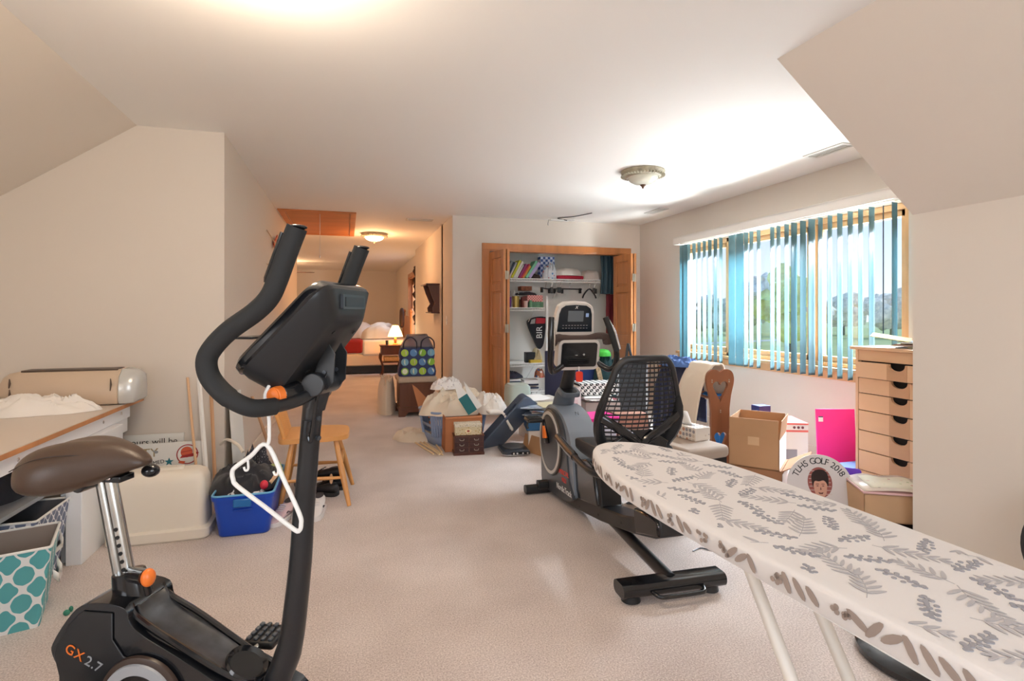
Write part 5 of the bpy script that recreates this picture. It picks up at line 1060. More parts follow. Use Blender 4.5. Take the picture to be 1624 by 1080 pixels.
# clear box with pink lid, poster, houndstooth box, papers
t = thing('storage_box', 'clear plastic storage box with bright pink lid behind the recumbent bike', 'storage box', (2.08, 4.42, 0), .05)
clr = mat('clear_plastic', (214, 210, 220), .15, alpha=.55)
MB().loft([[(x, y, z) for x, y in rrect(w, d, .03, 4)] for w, d, z in ((.30, .24, .003), (.36, .30, .30))], cap=False).build('body', clr, t, solid=.003); MB().plate([rrect(.38, .32, .03, 5)], .30, .328, flat).build('lid', mat('hot_pink_lid', (230, 44, 140), .35), t, bevel=.006)
MB().bb(-.13, .13, -.10, .10, .006, .16).build('contents', orange_card, t, bevel=.01); MB().bb(-.12, .10, -.09, .09, .17, .24).build('contents', mat('lilac_paper', (196, 184, 206), .7), t, bevel=.01)
t = thing('poster_board', 'white printed board with a red picture leaning behind the bike flywheel', 'poster', (2.0, 4.70, 0), -.1)
Mp = Matrix.Rotation(R(-6), 4, 'X'); MB().bb(-.10, .10, -.003, .003, 0, .53, Mp).build('board', white_pl, t, smooth=False)
MB().bb(-.06, .07, -.0045, -.003, .33, .42, Mp).build('picture', spots_mat('red_print', (226, 214, 212), [(180, 70, 80), (150, 160, 180)], 40, .32), t, smooth=False)
t = carton('storage_box', 'white topped box of papers under the houndstooth box', (2.38, 4.98, 0), -.05, .36, .34, .37, mat('clouded_plastic', (190, 178, 170), .3), open_=False)
t = carton('storage_box', 'brown patterned box low down behind the pink lidded box', (2.52, 4.60, 0), -.05, .30, .24, .30, mat('brown_box', (150, 104, 84), .6), open_=False)
stack(2.36, 4.93, .372, 9, .28, .20, 5, 'loose paper in the pile under the houndstooth box', 'papers under the houndstooth box', .05, .004, cols=[pap[0], pap[4], mat('dusky_red_paper', (140, 60, 70), .7)], kind='paper_sheet')
hound = expr_mat('houndstooth', (26, 26, 28), (232, 232, 228), lambda n, x, y, z: mth(n, 'MAXIMUM', mth(n, 'MULTIPLY', checker(.030)(n, x, y, z), mth(n, 'GREATER_THAN', mth(n, 'FLOORED_MODULO', mth(n, 'MULTIPLY', x, 1/.015), 2), .3)), mth(n, 'LESS_THAN', mth(n, 'FLOORED_MODULO', mth(n, 'MULTIPLY', mth(n, 'ADD', x, z), 1/.030), 1), .22)))
t = thing('patterned_box', 'black and white houndstooth box on the papers in front of the closet', 'box', (2.38, 5.03, .424), -.10)
MB().bb(-.20, .20, -.13, .13, 0, .10).build('body', hound, t, smooth=False, bevel=.004); MB().bb(-.205, .205, -.135, .135, .10, .115).build('lid', hound, t, smooth=False, bevel=.003)
# navy folding board and dark panel
t = thing('display_board', 'navy blue folding display board standing in the closet opening', 'display board', (2.50, 5.85, 0), -.15)
nb = mat('navy_board', (38, 66, 130), .7)
for x0, x1, a in ((-.10, .12, 0), (.125, .30, .10)): MB().bb(x0, x1, -.004+a*.2, .004+a*.2, 0, .77).build('panel', nb, t, smooth=False)
MB().bb(-.34, -.105, -.03, -.022, 0, .80).build('panel', mat('dark_purple_board', (40, 40, 66), .7), t, smooth=False, rot=(0, 0, .05))
tag(heap(2.90, 5.80, 0, .20, .17, .80, seed=17, n=28, fold=.35, p=5).build('teal_garment_bag', mat('dark_teal_cloth', (24, 62, 66), .7)), 'dark teal bag of clothes slumped inside the right of the closet opening', 'bag')
tag(heap(2.83, 5.75, .735, .10, .08, .09, seed=18, n=16, fold=.2).build('green_hat', mat('bright_green_cloth', (70, 190, 60), .7)), 'bright green hat on top of the dark teal bag', 'hat')
tag(MB().plate([rrect(.05, .42, .01, 4)], -.01, .01, lambda u, v, w: (u, w, v)).build('wrapping_roll', mat('tan_print', (190, 166, 132), .7, vary=(40, .4)), loc=(2.66, 5.50, .60-.02), rot=(0, R(-14), 0)), 'tan printed roll standing upright beside the navy board', 'roll')
t = carton('cardboard_box', 'plain box hidden behind the houndstooth box under the tan roll', (2.66, 5.50, 0), 0, .20, .20, .37, cardboard, open_=False)
t = thing('easel', 'dark wooden folding easel in front of the right closet door', 'easel', (2.92, 5.32, 0))
for x, y in ((-.12, -.04), (.12, -.04)): MB().tube([(x*1.6, y*3, 0), (0, 0, .90)], .012, 4, sc=(1.3, .8)).build('leg', black_pl, t)
MB().tube([(0, .25, 0), (0, .0, .88)], .012, 4).build('leg', black_pl, t); MB().bb(-.13, .13, -.065, -.045, .42, .44).build('rest', black_pl, t)
t = thing('framed_slate', 'dark framed slate board leaning behind the recumbent bike seat back', 'framed board', (2.86, 5.12, 0), -.1)
MB().plate([[(-.17, 0), (.17, 0), (.17, .76), (-.17, .76)], [(-.15, .02), (.15, .02), (.15, .74), (-.15, .74)]], -.01, .01).build('frame', graym, t, smooth=False); MB().bb(-.15, .15, -.003, .003, .02, .74).build('slate', mat('slate_dark', (36, 40, 44), .6), t, smooth=False)
tag(heap(2.28, 5.55, 0, .22, .14, .34, seed=40, n=24, fold=.5).build('clothes_heap', mat('dusky_cloth', (92, 84, 96), .8)), 'dusky clothes heaped on the floor in front of the navy board', 'clothes')
# ================================================================ closet interior
def wire_shelf(name, label, x0, x1, z, y0=6.95, y1=7.38):
    t = thing(name, label, 'shelf', ((x0+x1)/2, (y0+y1)/2, z)); L_ = (x1-x0)/2; D = (y1-y0)/2
    s = MB()
    n = int(2*L_/.036)
    for k in range(n+1): x = -L_+2*L_*k/n; s.cyl((x, -D, 0), (x, D, 0), .0028, n=5); s.cyl((x, -D, 0), (x, -D, -.034), .0042, n=5)
    s.build('wires', metal_w, t)
    s = MB()
    for y, zz in ((-D, .002), (-D, -.034), (D, 0), (0, -.003)): s.cyl((-L_, y, zz), (L_, y, zz), .0065, n=8)
    s.build('rails', metal_w, t)
    for x in ((-L_*.6, L_*.2, L_*.8) if L_ > .5 else (L_*.5,)): MB().cyl((x, -D*.7, -.01), (x+.0, D, -.24), .004, n=6).build('brace', metal_w, t)
    return t
wire_shelf('wire_shelf', 'long white wire shelf across the top of the closet', 1.40, 3.80, 1.69)
wire_shelf('wire_shelf', 'short white wire shelf under the left end of the long one, holding cups and boxes', 1.40, 2.56, 1.30)
wire_shelf('wire_shelf', 'short white wire shelf at knee height on the left of the closet', 1.40, 2.56, .555)
wire_shelf('wire_shelf', 'lowest white wire shelf on the left of the closet, holding books', 1.40, 2.60, .180)
tag(MB().bb(2.575, 2.60, 6.93, 6.955, 0, .60).bb(2.575, 2.60, 6.93, 6.955, 1.12, 1.46).bb(2.575, 2.60, 6.93, 6.955, .60, 1.12).build('shelf_pole', metal_w, smooth=False), 'white upright pole at the right end of the short closet shelves', 'pole')
# leaning picture books on the top shelf
bk = [((120, 126, 128), .03, .24), ((52, 66, 84), .022, .23), ((220, 222, 224), .020, .23), ((206, 206, 52), .030, .26), ((232, 230, 222), .028, .25), ((228, 224, 218), .022, .20), ((150, 40, 104), .030, .21), ((186, 40, 60), .020, .22), ((222, 160, 62), .024, .19), ((120, 190, 150), .034, .27), ((176, 160, 204), .040, .25)]
x = 2.00
for i, (c, th, h) in enumerate(bk):
    a = R(24+i*1.1); o = MB().bb(0, th, -.10, .10, 0, h).build('book', mat('book_cover_%d' % i, c, .5), smooth=False, bevel=.002, loc=(x, 7.07+.01*(i % 3), 1.699+th*math.sin(a)), rot=(0, a, 0)); x += th/math.cos(a)+.004
    q = MB().bb(.003, th-.003, -.094, .103, .004, h+.0006).build('pages', paper, o, smooth=False)
    tag(o, '%s book leaning on the top closet shelf' % ('grey leftmost', 'dark slate', 'thin pale grey', 'bright yellow', 'tall white', 'short off-white', 'magenta', 'crimson', 'orange yellow', 'wide mint green', 'lilac rightmost')[i], 'book', 'leaning books on the top closet shelf')
chk = expr_mat('blue_check', (60, 92, 160), (200, 212, 232), checker(.035))
t = thing('gift_bag', 'blue checked bag with white and red wrapping on the top closet shelf', 'bag', (2.66, 7.12, 1.695))
MB().bb(-.11, .10, -.02, .09, .0, .32).build('checked_box', chk, t, smooth=False, bevel=.004)
MB().add(*(lambda m_: (m_.v, m_.f))(heap(0, -.08, 0, .11, .07, .26, seed=3, n=22, fold=.6, p=4))).build('wrapping', spots_mat('wrap_print', (208, 214, 222), [(196, 90, 90), (90, 140, 190), (220, 224, 228)], 22, .38), t)
tag(heap(2.47, 7.08, 1.695, .07, .10, .09, seed=44, n=16, fold=.5).build('dark_pouch', mat('dark_brown_cloth', (70, 56, 50), .8)), 'dark brown pouch between the books and the gift bag', 'pouch')
t = thing('folded_blanket', 'flat crimson blanket under a clear wrapped pillow on the top shelf', 'blanket', (2.95, 7.12, 1.695)); MB().bb(-.20, .20, -.14, .14, 0, .055).build('folds', mat('crimson', (170, 30, 56), .8), t, bevel=.02, seg=3)
tag(heap(2.95, 7.12, 1.752, .22, .15, .12, seed=46, n=24, fold=.2, p=3.5).build('wrapped_pillow', linen), 'white wrapped pillow on the crimson blanket on the top shelf', 'pillow')
tag(heap(3.30, 7.12, 1.697, .16, .16, .15, seed=47, n=24, fold=.15, p=4).build('rolled_pillow', mat('ivory_cloth', (222, 212, 204), .9)), 'ivory rolled pillow at the right end of the top shelf', 'pillow')
tealg = mat('slate_teal_sheer', (66, 92, 104), .5)
tag(drape([(.05, 2.25), (.0, 2.18), (-.03, 2.0), (-.04, 1.75), (-.02, 1.50)], 3.38, 3.60, .022, 4, 24, 11, ax='x').build('hanging_garment', tealg, solid=.02, loc=(0, 6.96, 0)), 'dark teal garment in a clear bag hanging over the right end of the top shelf', 'garment')
tag(drape([(0, 1.50), (.0, 1.3), (-.01, 1.05), (0, .82)], 3.50, 3.62, .018, 2, 16, 6, ax='x').build('red_garment', mat('dull_red_cloth', (128, 44, 52), .8), solid=.015, loc=(0, 7.0, 0)), 'dull red garment hanging by the right closet door', 'garment')
# black hangers
def hanger(x, y, z, rz, label, L=.20, kind=0):
    t = thing('coat_hanger', label, 'hanger', (x, y, z), rz, 'black hangers under the top closet shelf')
    MB().tube(spline([(0, .012, .11), (0, -.005, .125), (0, -.014, .11), (0, 0, .09), (0, 0, .045)], 4), .0025, 6).build('hook', steel, t)
    if kind == 0:
        MB().bb(-L, L, -.006, .006, .028, .045).build('bar', black_pl, t, bevel=.002)
        for x_ in (-L*.85, L*.85): MB().bb(x_-.014, x_+.014, -.018, .018, -.022, .05).build('clip', black_pl, t, bevel=.004)
    else: MB().tube(spline([(-L*.55, 0, -.09), (-L*.4, 0, -.03), (0, 0, .04), (L*.4, 0, -.03), (L*.55, 0, -.09)], 4), .010, 8, sc=(1, 1.5)).build('shoulder_bar', black_pl, t)
for k, (x, rz, lb) in enumerate(((2.64, .9, 'leftmost black clip hanger in the bunch'), (2.73, 1.2, 'second black clip hanger from the left'), (2.80, 1.35, 'black clip hanger in the middle of the bunch'), (2.87, 1.1, 'black clip hanger right of the middle'), (3.00, .15, 'black clip hanger seen flat, right of the bunch'))):
    hanger(x, 7.13, 1.535, rz, lb)
hanger(3.30, 7.13, 1.535, .1, 'curved black coat hanger apart on the right', .20, 1); hanger(3.38, 7.12, 1.535, 1.0, 'black clip hanger beside the curved one', .12)
# second shelf things
def box_thing(name, label, cat, x0, x1, y0, y1, z0, z1, m, grp=None, bev=.003):
    return tag(MB().bb(-(x1-x0)/2, (x1-x0)/2, -(y1-y0)/2, (y1-y0)/2, 0, z1-z0).build(name, m, smooth=False, bevel=bev, loc=((x0+x1)/2, (y0+y1)/2, z0)), label, cat, grp)
def cup(x, y, z, r, h, m, name, label, cat, fill=None):
    t = thing(name, label, cat, (x, y, z)); MB().lathe([(.001, .002), (r*.85, 0), (r, h), (r*.93, h), (r*.8, .006), (.001, .006)], n=24).build('body', m, t)
    if fill: 
        s = MB(); rr = random.Random(int(x*100))
        for k in range(9): a = rr.uniform(0, 6.28); s.cyl((r*.3*math.cos(a), r*.3*math.sin(a), .01), (r*.8*math.cos(a), r*.8*math.sin(a), h+rr.uniform(.03, .08)), .005, n=6)
        s.build('pens', fill, t)
    return t
cup(2.065, 7.05, 1.305, .055, .145, mat('purple_cup', (124, 70, 172), .4), 'cup', 'purple cup holding tools on the second closet shelf', 'cup', graym)
cup(2.18, 7.05, 1.305, .05, .155, mat('gold_jar', (198, 168, 92), .3, metal=.4), 'jar', 'gold patterned jar holding pens on the second closet shelf', 'jar', paper)
box_thing('basket', 'dark brown woven basket behind the gold jar on the second shelf', 'basket', 2.24, 2.33, 7.08, 7.30, 1.305, 1.42, mat('dark_wicker', (92, 66, 52), .8, vary=(60, .4)))
box_thing('box', 'green patterned gift box on the second closet shelf', 'box', 2.38, 2.56, 7.00, 7.20, 1.305, 1.385, mat('green_box', (96, 142, 110), .6, vary=(30, .3)))
box_thing('box', 'pink gingham box stacked on the green box', 'box', 2.33, 2.55, 7.00, 7.22, 1.387, 1.475, expr_mat('pink_gingham', (206, 96, 92), (236, 190, 184), checker(.018)))
box_thing('box', 'flat dark red box to the left of the gingham box', 'box', 2.255, 2.325, 7.0, 7.07, 1.305, 1.45, mat('dark_red_box', (120, 50, 44), .6))
tag(heap(2.33, 7.10, 1.477, .17, .10, .06, seed=51, n=18, fold=.5).build('black_gloves', black_cloth), 'black gloves lying across the gingham box', 'gloves')
box_thing('box', 'brown woven box on top of everything on the second shelf', 'box', 2.27, 2.43, 7.10, 7.24, 1.54, 1.60, mat('woven_brown', (140, 86, 62), .8, vary=(50, .4)))
cup(2.30, 6.98, 1.305, .03, .09, mat('blush_bottle', (226, 190, 184), .5), 'bottle', 'small blush pink bottle in front on the second shelf', 'bottle'); cup(2.365, 6.975, 1.305, .022, .10, mat('green_bottle', (110, 160, 120), .4), 'bottle', 'small green bottle with black cap on the second shelf', 'bottle')
# pennant bag on the closet wall
t = thing('paddle_bag', 'black and red bag lettered BIR hanging point down on the closet wall', 'bag', (2.58, 7.33, .74))
pl_ = [(p.x, p.z) for p in spline([(-.14, 0, .34), (-.10, 0, .41), (0, 0, .44), (.10, 0, .44), (.13, 0, .40), (.10, 0, .10), (.06, 0, .0), (0, 0, .02)], 4, closed=True)]
MB().plate([pl_], -.03, .03).build('body', black_cloth, t, bevel=.01); MB().plate([[(-.03, .345), (.11, .345), (.12, .42), (-.02, .425)]], -.034, -.029).build('red_panel', mat('bag_red', (190, 34, 48), .6), t); MB().plate([[(-.11, .34), (-.04, .345), (-.03, .42), (-.09, .40)]], -.034, -.029).build('grey_panel', mat('bag_grey', (176, 172, 170), .6), t)
text('lettering', 'BIR', .125, whm, t, (.03, -.033, .22), (R(90), R(-90), 0))
# shelf at knee height
box_thing('radio', 'small black radio standing on the knee height closet shelf', 'radio', 2.33, 2.46, 7.05, 7.15, .56, .70, black_pl)
box_thing('box', 'yellow box lying at the front of the knee height shelf', 'box', 2.36, 2.52, 6.96, 7.04, .56, .60, mat('yellow_box', (214, 178, 60), .6))
tag(heap(2.50, 7.12, .56, .09, .10, .22, seed=53, n=18, fold=.6).build('plastic_bag', mat('yellow_plastic_bag', (206, 190, 150), .4)), 'crumpled yellowish plastic bag under the black and red bag', 'bag')
box_thing('tray', 'white wire tray on the left of the knee height shelf', 'tray', 2.0, 2.28, 6.98, 7.2, .56, .585, metal_w)
# lowest shelf: stacks of books
for st_x, n_, sd, nm, gp in ((2.10, 7, 1, 'book lying in the left stack on the lowest closet shelf', 'left stack of books on the lowest closet shelf'), (2.38, 6, 8, 'book or notebook in the right stack on the lowest closet shelf', 'right stack of books on the lowest closet shelf')):
    stack(st_x, 7.12, .188, n_, .22, .26, sd, nm, gp, .02, .022, kind='book', cols=[paper, pap[0], pap[3], pap[6], mat('navy_book', (42, 48, 70), .5)])
tag(heap(2.12, 7.10, .36, .17, .13, .10, seed=57, n=20, fold=.4).build('dark_folded_clothes', mat('ink_cloth', (44, 44, 60), .8)), 'dark folded clothes on top of the left book stack', 'clothes')
tag(heap(2.52, 7.05, .36, .07, .09, .15, seed=58, n=18, fold=.6).build('snack_bag', spots_mat('snack_print', (190, 120, 90), [(70, 120, 180), (230, 220, 220), (200, 60, 70)], 20, .4)), 'multicoloured printed plastic bag at the end of the lowest shelf', 'bag')
box_thing('storage_box', 'dark storage box on the closet floor under the lowest shelf', 'storage box', 2.05, 2.50, 6.98, 7.30, 0, .11, dkgray)
# ================================================================ right side under the window
t = thing('padded_stool', 'beige upholstered stool with black legs behind the recumbent bike', 'stool', (1.965, 2.88, 0), R(10))
MB().bb(-.165, .165, -.20, .20, .375, .45).build('cushion', mat('beige_upholstery_light', (164, 148, 134), .85), t, bevel=.028, seg=4); MB().bb(-.15, .15, -.185, .185, .30, .376).build('seat_frame', black_pl, t, smooth=False)
for x in (-.13, .13):
    for y in (-.165, .165): MB().bb(x-.017, x+.017, y-.017, y+.017, 0, .30).build('leg', black_pl, t, smooth=False, bevel=.003)
t = thing('tissue_box', 'patterned tissue box with a tissue popping out on the beige stool', 'tissue box', (2.045, 2.965, .452), R(100))
tis = expr_mat('tissue_pattern', (214, 206, 196), (176, 150, 134), checker(.022, ('x', 'z')))
tis2 = spots_mat('tissue_blocks', (222, 214, 204), [(190, 140, 116), (150, 146, 150), (204, 190, 176)], 36, .4, rnd=.2)
MB().bb(-.125, .125, -.06, .06, 0, .078).build('carton', tis2, t, smooth=False, bevel=.002); MB().plate([circ(0, 0, .06, 24, .022)], .0785, .080, flat).build('slot', graym, t)
s = MB(); s.loft([[(.04*math.cos(a)*(1-k*.16), .012*math.sin(a)*(1+k*.1)+.006*k, .078+.020*k+.006*math.sin(3*a+k)) for a in [2*PI*j/14 for j in range(14)]] for k in range(5)]).build('tissue', paper, t, ang=180)
# quilt rack with heart cut-outs
t = thing('quilt_rack', 'carved wooden quilt rack with two heart cut-outs in its end panel', 'quilt rack', (2.63, 3.42, 0), R(-4))
rw = mat('red_brown_wood', (146, 92, 62), .4, vary=(10, .12, (1, 1, .15)), coat=.2)
po = [(-.075, 0), (.075, 0), (.075, .52), (.088, .62), (.108, .70), (.112, .75), (.098, .79), (.066, .812), (.030, .810), (0, .792), (-.030, .810), (-.066, .812), (-.098, .79), (-.112, .75), (-.108, .70), (-.088, .62), (-.075, .52)]
po = po[:3]+[(p.x, p.z) for p in spline([(a, 0, b) for a, b in po[2:]], 3)][1:]
def heart(cx, cz, w, h):
    o = []
    for k in range(44):
        a = 2*PI*k/44; y = (13*math.cos(a)-5*math.cos(2*a)-2*math.cos(3*a)-math.cos(4*a))/17
        o.append((cx+w*math.sin(a)**3, cz+(y+.1)*h*(.55 if y > -.1 else 1.0)))
    return o
for y, nm in ((0, 'end_panel'), (.72, 'end_panel')): MB().plate([po, heart(0, .672, .062, .120), heart(0, .300, .050, .115)], y-.012, y+.012).build(nm, rw, t, bevel=.003)
for x, z in ((-.07, .735), (-.07, .72), (.07, .735), (.07, .72), (0, .512), (0, .498)): MB().ell((x, -.013, z), (.005, .003, .005)).build('peg', brass, t)
for x, z in ((0, .775), (-.06, .60), (.06, .60)): MB().cyl((x, .012, z), (x, .708, z), .011, n=12).build('rail', rw, t)
for y in (0, .72): MB().bb(-.16, .16, y-.015, y+.015, 0, .04).build('foot', rw, t, bevel=.006)
tag(drape([(-.14, .06), (-.135, .35), (-.12, .62), (-.05, .805), (.0, .825), (.05, .80), (.07, .6), (.075, .35)], 3.74, 4.12, .014, 1, 34, 5).build('navy_trousers', navy_cloth, solid=.014, loc=(2.66, 0, 0)), 'navy blue clothes draped over the heart quilt rack', 'clothes')
tag(drape([(-.215, .10), (-.195, .40), (-.15, .66), (-.06, .822), (.0, .842), (.05, .82), (.09, .55)], 3.445, 3.72, .006, 6, 22, 2).build('cream_cloth', cream_cloth, solid=.012, loc=(2.64, 0, 0)), 'cream cloth draped over the rack beside its carved end panel', 'cloth')
tag(heap(2.62, 3.90, .80, .15, .22, .09, seed=61, n=26, fold=.6).build('blue_shirt', mat('denim_blue_cloth', (74, 104, 158), .85)), 'crumpled blue shirt on top of the quilt rack', 'shirt')
tag(drape([(-.03, .60), (.0, .612), (.05, .58), (.07, .30), (.075, .06)], 3.46, 3.62, .010, 3, 16, 3).build('blue_cloth', mat('vivid_blue_cloth', (30, 112, 184), .8), solid=.012, loc=(2.66, 0, 0)), 'vivid blue cloth seen through the lower heart of the rack', 'cloth')
# cartons
t = carton('cardboard_box', 'large open cardboard box on top of another by the quilt rack', (2.715, 3.125, .200), R(-50), .31, .34, .200, cardboard, (('f', 3, .125), ('b', -3, .125), ('l', -5, .125), ('r', 6, .125)))
MB().bb(-.035, .035, -.1725, -.171, .15, .205).build('tape', cardboard_l, t, smooth=False)
MB().bb(.1555, .1565, -.165, .165, .005, .20).build('shipping_label', paper, t, smooth=False)
t = carton('cardboard_box', 'lower open cardboard box with raised white flap under the big one', (2.725, 3.125, 0), R(-50), .33, .36, .20, mat('dark_cardboard', (150, 104, 70), .8), (('r', 62, .16),), open_=False)
MB().bb(.166, .168, -.17, .17, .01, .18).build('printed_side', paper, t, smooth=False)
t = thing('appliance_box', 'white printed carton with coral top behind the open cardboard boxes', 'box', (3.22, 3.50, 0), R(-22))
MB().bb(-.17, .17, -.15, .15, 0, .395).build('carton', paper, t, smooth=False); MB().bb(-.171, .171, -.151, .151, .33, .345).bb(-.172, .172, -.152, .152, .385, .398).build('coral_band', mat('coral_card', (226, 110, 104), .6), t, smooth=False)
MB().bb(-.085, -.055, -.153, -.151, .27, .31).build('red_mark', mat('mark_red', (206, 40, 46), .6), t, smooth=False)
MB().cyl((-.06, -.152, .06), (-.06, -.152, .25), .004, n=6).bb(-.085, -.035, -.153, -.151, .11, .16).bb(.0, .09, -.153, -.151, .05, .20).build('product_drawing', mat('line_grey', (150, 152, 160), .6), t, smooth=False)
s = MB()
for x in (.07, .10, .13): s.plate([circ(x, .365, .010, 14)], -.153, -.151)
s.build('icons', mat('icon_dark', (110, 60, 70), .6), t)
box_thing('box', 'dark navy box on the coral topped carton behind the cardboard', 'box', 3.08, 3.19, 3.53, 3.62, .399, .50, mat('navy_box', (40, 44, 92), .6))
t = thing('pink_board', 'bright pink poster board leaning upright left of the drawer unit', 'poster board', (3.56, 3.26, 0), R(-19))
Mp = Matrix.Rotation(R(-4), 4, 'X'); MB().bb(-.145, .145, -.005, .005, 0, .495, Mp).build('board', mat('hot_pink', (248, 52, 150), .5), t, smooth=False, bevel=.001)
MB().bb(-.128, -.094, -.0065, -.005, .40, .44, Mp).build('price_label', paper, t, smooth=False); MB().bb(-.128, -.094, -.0070, -.0065, .432, .44, Mp).build('label_strip', navy_cloth, t, smooth=False)
t = thing('spiral_notebook', 'small teal spiral notebook standing against the pink board', 'notebook', (3.56, 3.05, .14), R(-30))
MB().bb(-.01, .05, -.005, .005, 0, .13).build('cover', mat('teal_note', (70, 150, 160), .5), t, smooth=False); s = MB()
for k in range(12): s.tube([(-.010+.007*math.cos(a), .007*math.sin(a), .008+.0103*k) for a in [2*PI*j/8 for j in range(8)]], .0012, 5, closed=True)
s.build('spiral', ink, t)
box_thing('storage_box', 'blue plastic box under the spiral notebook beside the drawer unit', 'storage box', 3.28, 3.62, 2.985, 3.13, 0, .138, mat('steel_blue_plastic', (92, 128, 180), .4))
# drawer unit
t = thing('drawer_unit', 'tall pale wooden drawer unit with dark finger cut-outs against the window wall', 'drawer unit', (3.4, 2.65, 0))
MB().bb(.0, .42, -.32, -.30, 0, .975).bb(.0, .42, .295, .315, 0, .975).bb(.40, .42, -.30, .295, 0, .975).bb(.006, .42, -.30, .295, .0, .045).build('carcass', birch, t, smooth=False, bevel=.001)
MB().bb(-.018, .43, -.335, .345, .975, .995).build('top_board', birch, t, smooth=False, bevel=.002); MB().bb(.004, .02, -.30, .295, .90, .972).build('top_rail', birch, t, smooth=False, bevel=.001)
MB().bb(.03, .035, -.30, .295, .04, .97).build('painted_gap_shade', mat('painted_cavity_shade', (30, 24, 22), .9), t, smooth=False)  # dark sheet and boxes paint the shade behind the drawer gaps
zz = [.895, .783, .676, .558, .420, .283, .145, .045]
for k in range(7):
    z1, z0 = zz[k]-.003, zz[k+1]+.003; off = -.022 if k == 0 else 0
    cut = [(.055*math.cos(a), z1-.042*abs(math.sin(a))**.8) for a in [PI*j/14 for j in range(15)]]
    poly = [(-.298, z0), (.292, z0), (.292, z1)]+cut+[(-.298, z1)]
    f_ = lambda u, v, w: (w, u, v)
    dr_ = MB().plate([poly], off+.002, off+.020, f_).build('drawer', birch, t, smooth=False, bevel=.001)
    poly2 = [(-.068, z0+.001), (.068, z0+.001), (.068, z1-.001)]+[(a, b-.0005) for a, b in cut]+[(-.068, z1-.001)]
    MB().plate([poly2], off+.0008, off+.0022, f_).build('dark_band', birch_d, dr_, smooth=False)
    MB().bb(off+.020, off+.10, -.29, .285, z0, z1-.05).build('drawer_box', mat('painted_cavity_shade', (30, 24, 22), .9), dr_, smooth=False)
stack(3.58, 2.62, .996, 9, .20, .26, 22, 'loose paper or magazine in the spread pile on top of the drawer unit', 'papers on the drawer unit', .05, .004, kind='paper_sheet', rz=.3)
tag(MB().bb(-.09, .09, -.11, .11, 0, .004).build('yellow_envelope', mat('pale_yellow_paper', (214, 206, 120), .7), smooth=False, loc=(3.47, 2.76, 1.062), rot=(.16, -.10, .6)), 'pale yellow envelope on the papers on the drawer unit', 'envelope')
r_ = random.Random(5)
for k in range(16):
    tag(MB().bb(-.07, .07, -.10, .10, 0, .003).build('stacked_paper', pap[(k*3) % 5], smooth=False, loc=(3.66+r_.uniform(-.015, .015), 2.46+r_.uniform(-.015, .015), 1.0+.0115*k), rot=(r_.uniform(-.06, .06), r_.uniform(-.06, .06), r_.uniform(-.4, .4))), 'curling paper in the tall loose stack at the wall end of the drawer unit', 'paper', 'tall paper stack on the drawer unit')
# round golf sign
t = thing('round_sign', 'round white TLHS GOLF 2018 sign with a portrait, leaning behind the ironing board', 'sign', (2.69, 2.56, 0), R(-22))
Mr = Matrix.Translation((0, 0, .0)) @ Matrix.Rotation(R(-12), 4, 'X')
f_ = lambda u, v, w: Mr @ Vector((u, w, v+.19))
MB().plate([circ(0, 0, .19, 64)], -.004, .004, f_).build('disc', mat('foam_board_white', (214, 208, 206), .6), t, bevel=.001)
brick = mat('brick_print', (150, 84, 76), .7); skin = mat('portrait_skin', (206, 156, 134), .7); hair = mat('portrait_hair', (44, 30, 28), .8)
MB().plate([circ(0, .028, .070, 32, .088)], -.0046, -.0042, f_).build('portrait_ground', brick, t)
s = MB()
for k in range(7):
    z = -.040+.022*k; s.plate([[(-.062, z), (.062, z), (.062, z+.003), (-.062, z+.003)]], -.0050, -.0046, f_)
s.build('mortar_lines', mat('mortar_print', (206, 184, 176), .7), t)
face = [(p.x, p.z) for p in spline([(0, 0, -.062), (.026, 0, -.045), (.036, 0, -.01), (.036, 0, .03), (.0, 0, .05), (-.036, 0, .03), (-.036, 0, -.01), (-.026, 0, -.045)], 4, closed=True)]
MB().plate([face], -.0056, -.0050, f_).build('face', skin, t)
hr = [(p.x, p.z) for p in spline([(-.042, 0, .0), (-.048, 0, .05), (-.040, 0, .082), (-.015, 0, .10), (.018, 0, .102), (.042, 0, .085), (.050, 0, .05), (.044, 0, .005), (.036, 0, .025), (.020, 0, .040), (-.005, 0, .034), (-.028, 0, .036), (-.037, 0, .02)], 3, closed=True)]
MB().plate([hr], -.0062, -.0056, f_).build('hair', hair, t)
s = MB()
for x in (-.016, .016): s.plate([circ(x, .008, .007, 12, .0025)], -.0062, -.0056, f_); s.plate([[(x-.010, .017), (x+.010, .017), (x+.008, .0205), (x-.008, .0205)]], -.0062, -.0056, f_)
s.plate([[(-.015, -.028), (0, -.031), (.015, -.028), (.009, -.038), (-.009, -.038)]], -.0062, -.0056, f_).plate([[(-.004, -.014), (.005, -.014), (.002, .004)]], -.0060, -.0056, f_).build('features', mat('portrait_dark', (96, 52, 46), .8), t)
word = 'TLHS GOLF 2018'; cw = [.66, .66, .84, .66, .40, .80, .82, .58, .55, .40, .62, .68, .42, .62]
for k, ch in enumerate(word):
    if ch == ' ': continue
    a = R(155-128*(sum(cw[:k])+cw[k]/2)/sum(cw)); p = f_(.152*math.cos(a), .152*math.sin(a), -.0046)
    g = text('letter', ch, .052, ink, t, tuple(p), (0, 0, 0), space=1.0); g.matrix_local = Matrix.Translation(p) @ Mr.to_3x3().to_4x4() @ Matrix.Rotation(-(a-PI/2), 4, 'Y') @ Matrix.Rotation(R(90), 4, 'X')
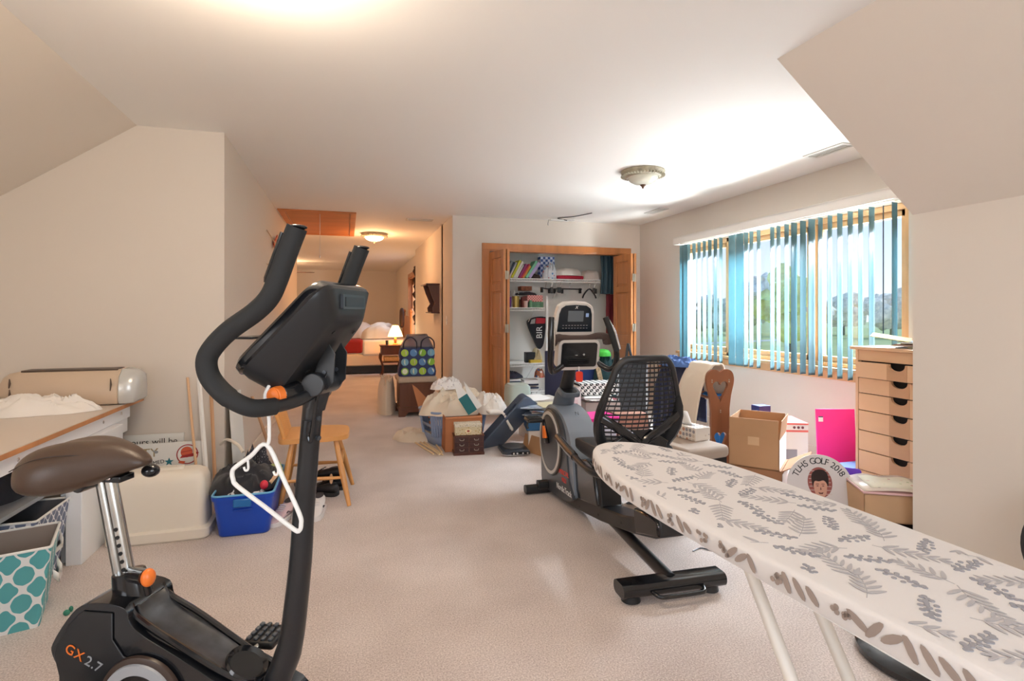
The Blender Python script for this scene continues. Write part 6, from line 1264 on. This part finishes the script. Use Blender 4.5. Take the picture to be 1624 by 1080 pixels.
t = thing('purple_folder', 'purple plastic folder standing just right of the round sign', 'folder', (2.93, 2.62, 0), R(-50)); MB().plate([rrect(.16, .28, .02, 4, .0, .14)], -.004, .004, lambda u, v, w: (u, w, v)).build('cover', mat('purple_plastic', (108, 62, 196), .35), t); MB().plate([rrect(.15, .26, .02, 4, .006, .14)], .005, .008, lambda u, v, w: (u, w, v)).build('inner_sheet', mat('violet_plastic', (130, 90, 206), .35), t)
# flat carton with big book
t = carton('cardboard_box', 'shallow tan cardboard box beneath the open picture book by the wall corner', (2.93, 2.36, .075), R(-28), .32, .24, .155, cardboard_l, open_=False)
box_thing('framed_print', 'black framed print lying flat on the carpet under the tan box', 'framed print', 2.66, 3.20, 2.15, 2.66, .03, .055, black_pl); box_thing('wooden_tray', 'reddish wooden tray flat on the carpet under the black frame', 'tray', 2.60, 3.10, 2.15, 2.55, 0, .028, mat('tray_wood', (150, 92, 72), .5, vary=(20, .2)))
t = thing('picture_book', 'large open pink edged picture book lying on the tan cardboard box', 'book', (2.96, 2.36, .232), R(-30))
MB().bb(-.19, .19, -.15, .15, 0, .012).build('cover', mat('blush_cover', (222, 180, 178), .6), t, smooth=False, bevel=.002)
pg = MB(); pg.loft([[(-.185+.37*k/12, y, .013+.012*math.sin(PI*k/12)+(.012 if y > 0 else 0)*math.sin(PI*k/6)**2) for k in range(13)] for y in (-.145, 0, .145)], cap=False, closed=False); pg.build('page', mat('glossy_page', (224, 210, 196), .25, vary=(14, .10)), t, solid=.003)
MB().loft([[(-.13+.26*k/12, y, .0165+.012*math.sin(PI*(.15+.7*k/12))+(.012 if y > 0 else 0)*math.sin(PI*(.15+.7*k/12)*2)**2) for k in range(13)] for y in (-.10, 0, .10)], cap=False, closed=False).build('illustration', spots_mat('illustration_print', (226, 220, 200), [(180, 190, 150), (190, 120, 110), (220, 200, 180), (120, 110, 90)], 22, .22), t, solid=.001)
# small things on the carpet
tag(MB().tube(spline([(1.70, 2.42, .004), (1.76, 2.44, .004), (1.80, 2.40, .004), (1.86, 2.39, .004)], 6), .003, 6).build('cord_end', dkgray), 'thin dark cord end lying on the carpet behind the recumbent bike', 'cord')
shoe((1.62, 3.02, 0), R(60), 'small beige shoe seen through the frame of the recumbent bike', mat('beige_shoe', (170, 150, 134), .6), white_sh, L=.2, h=.07)
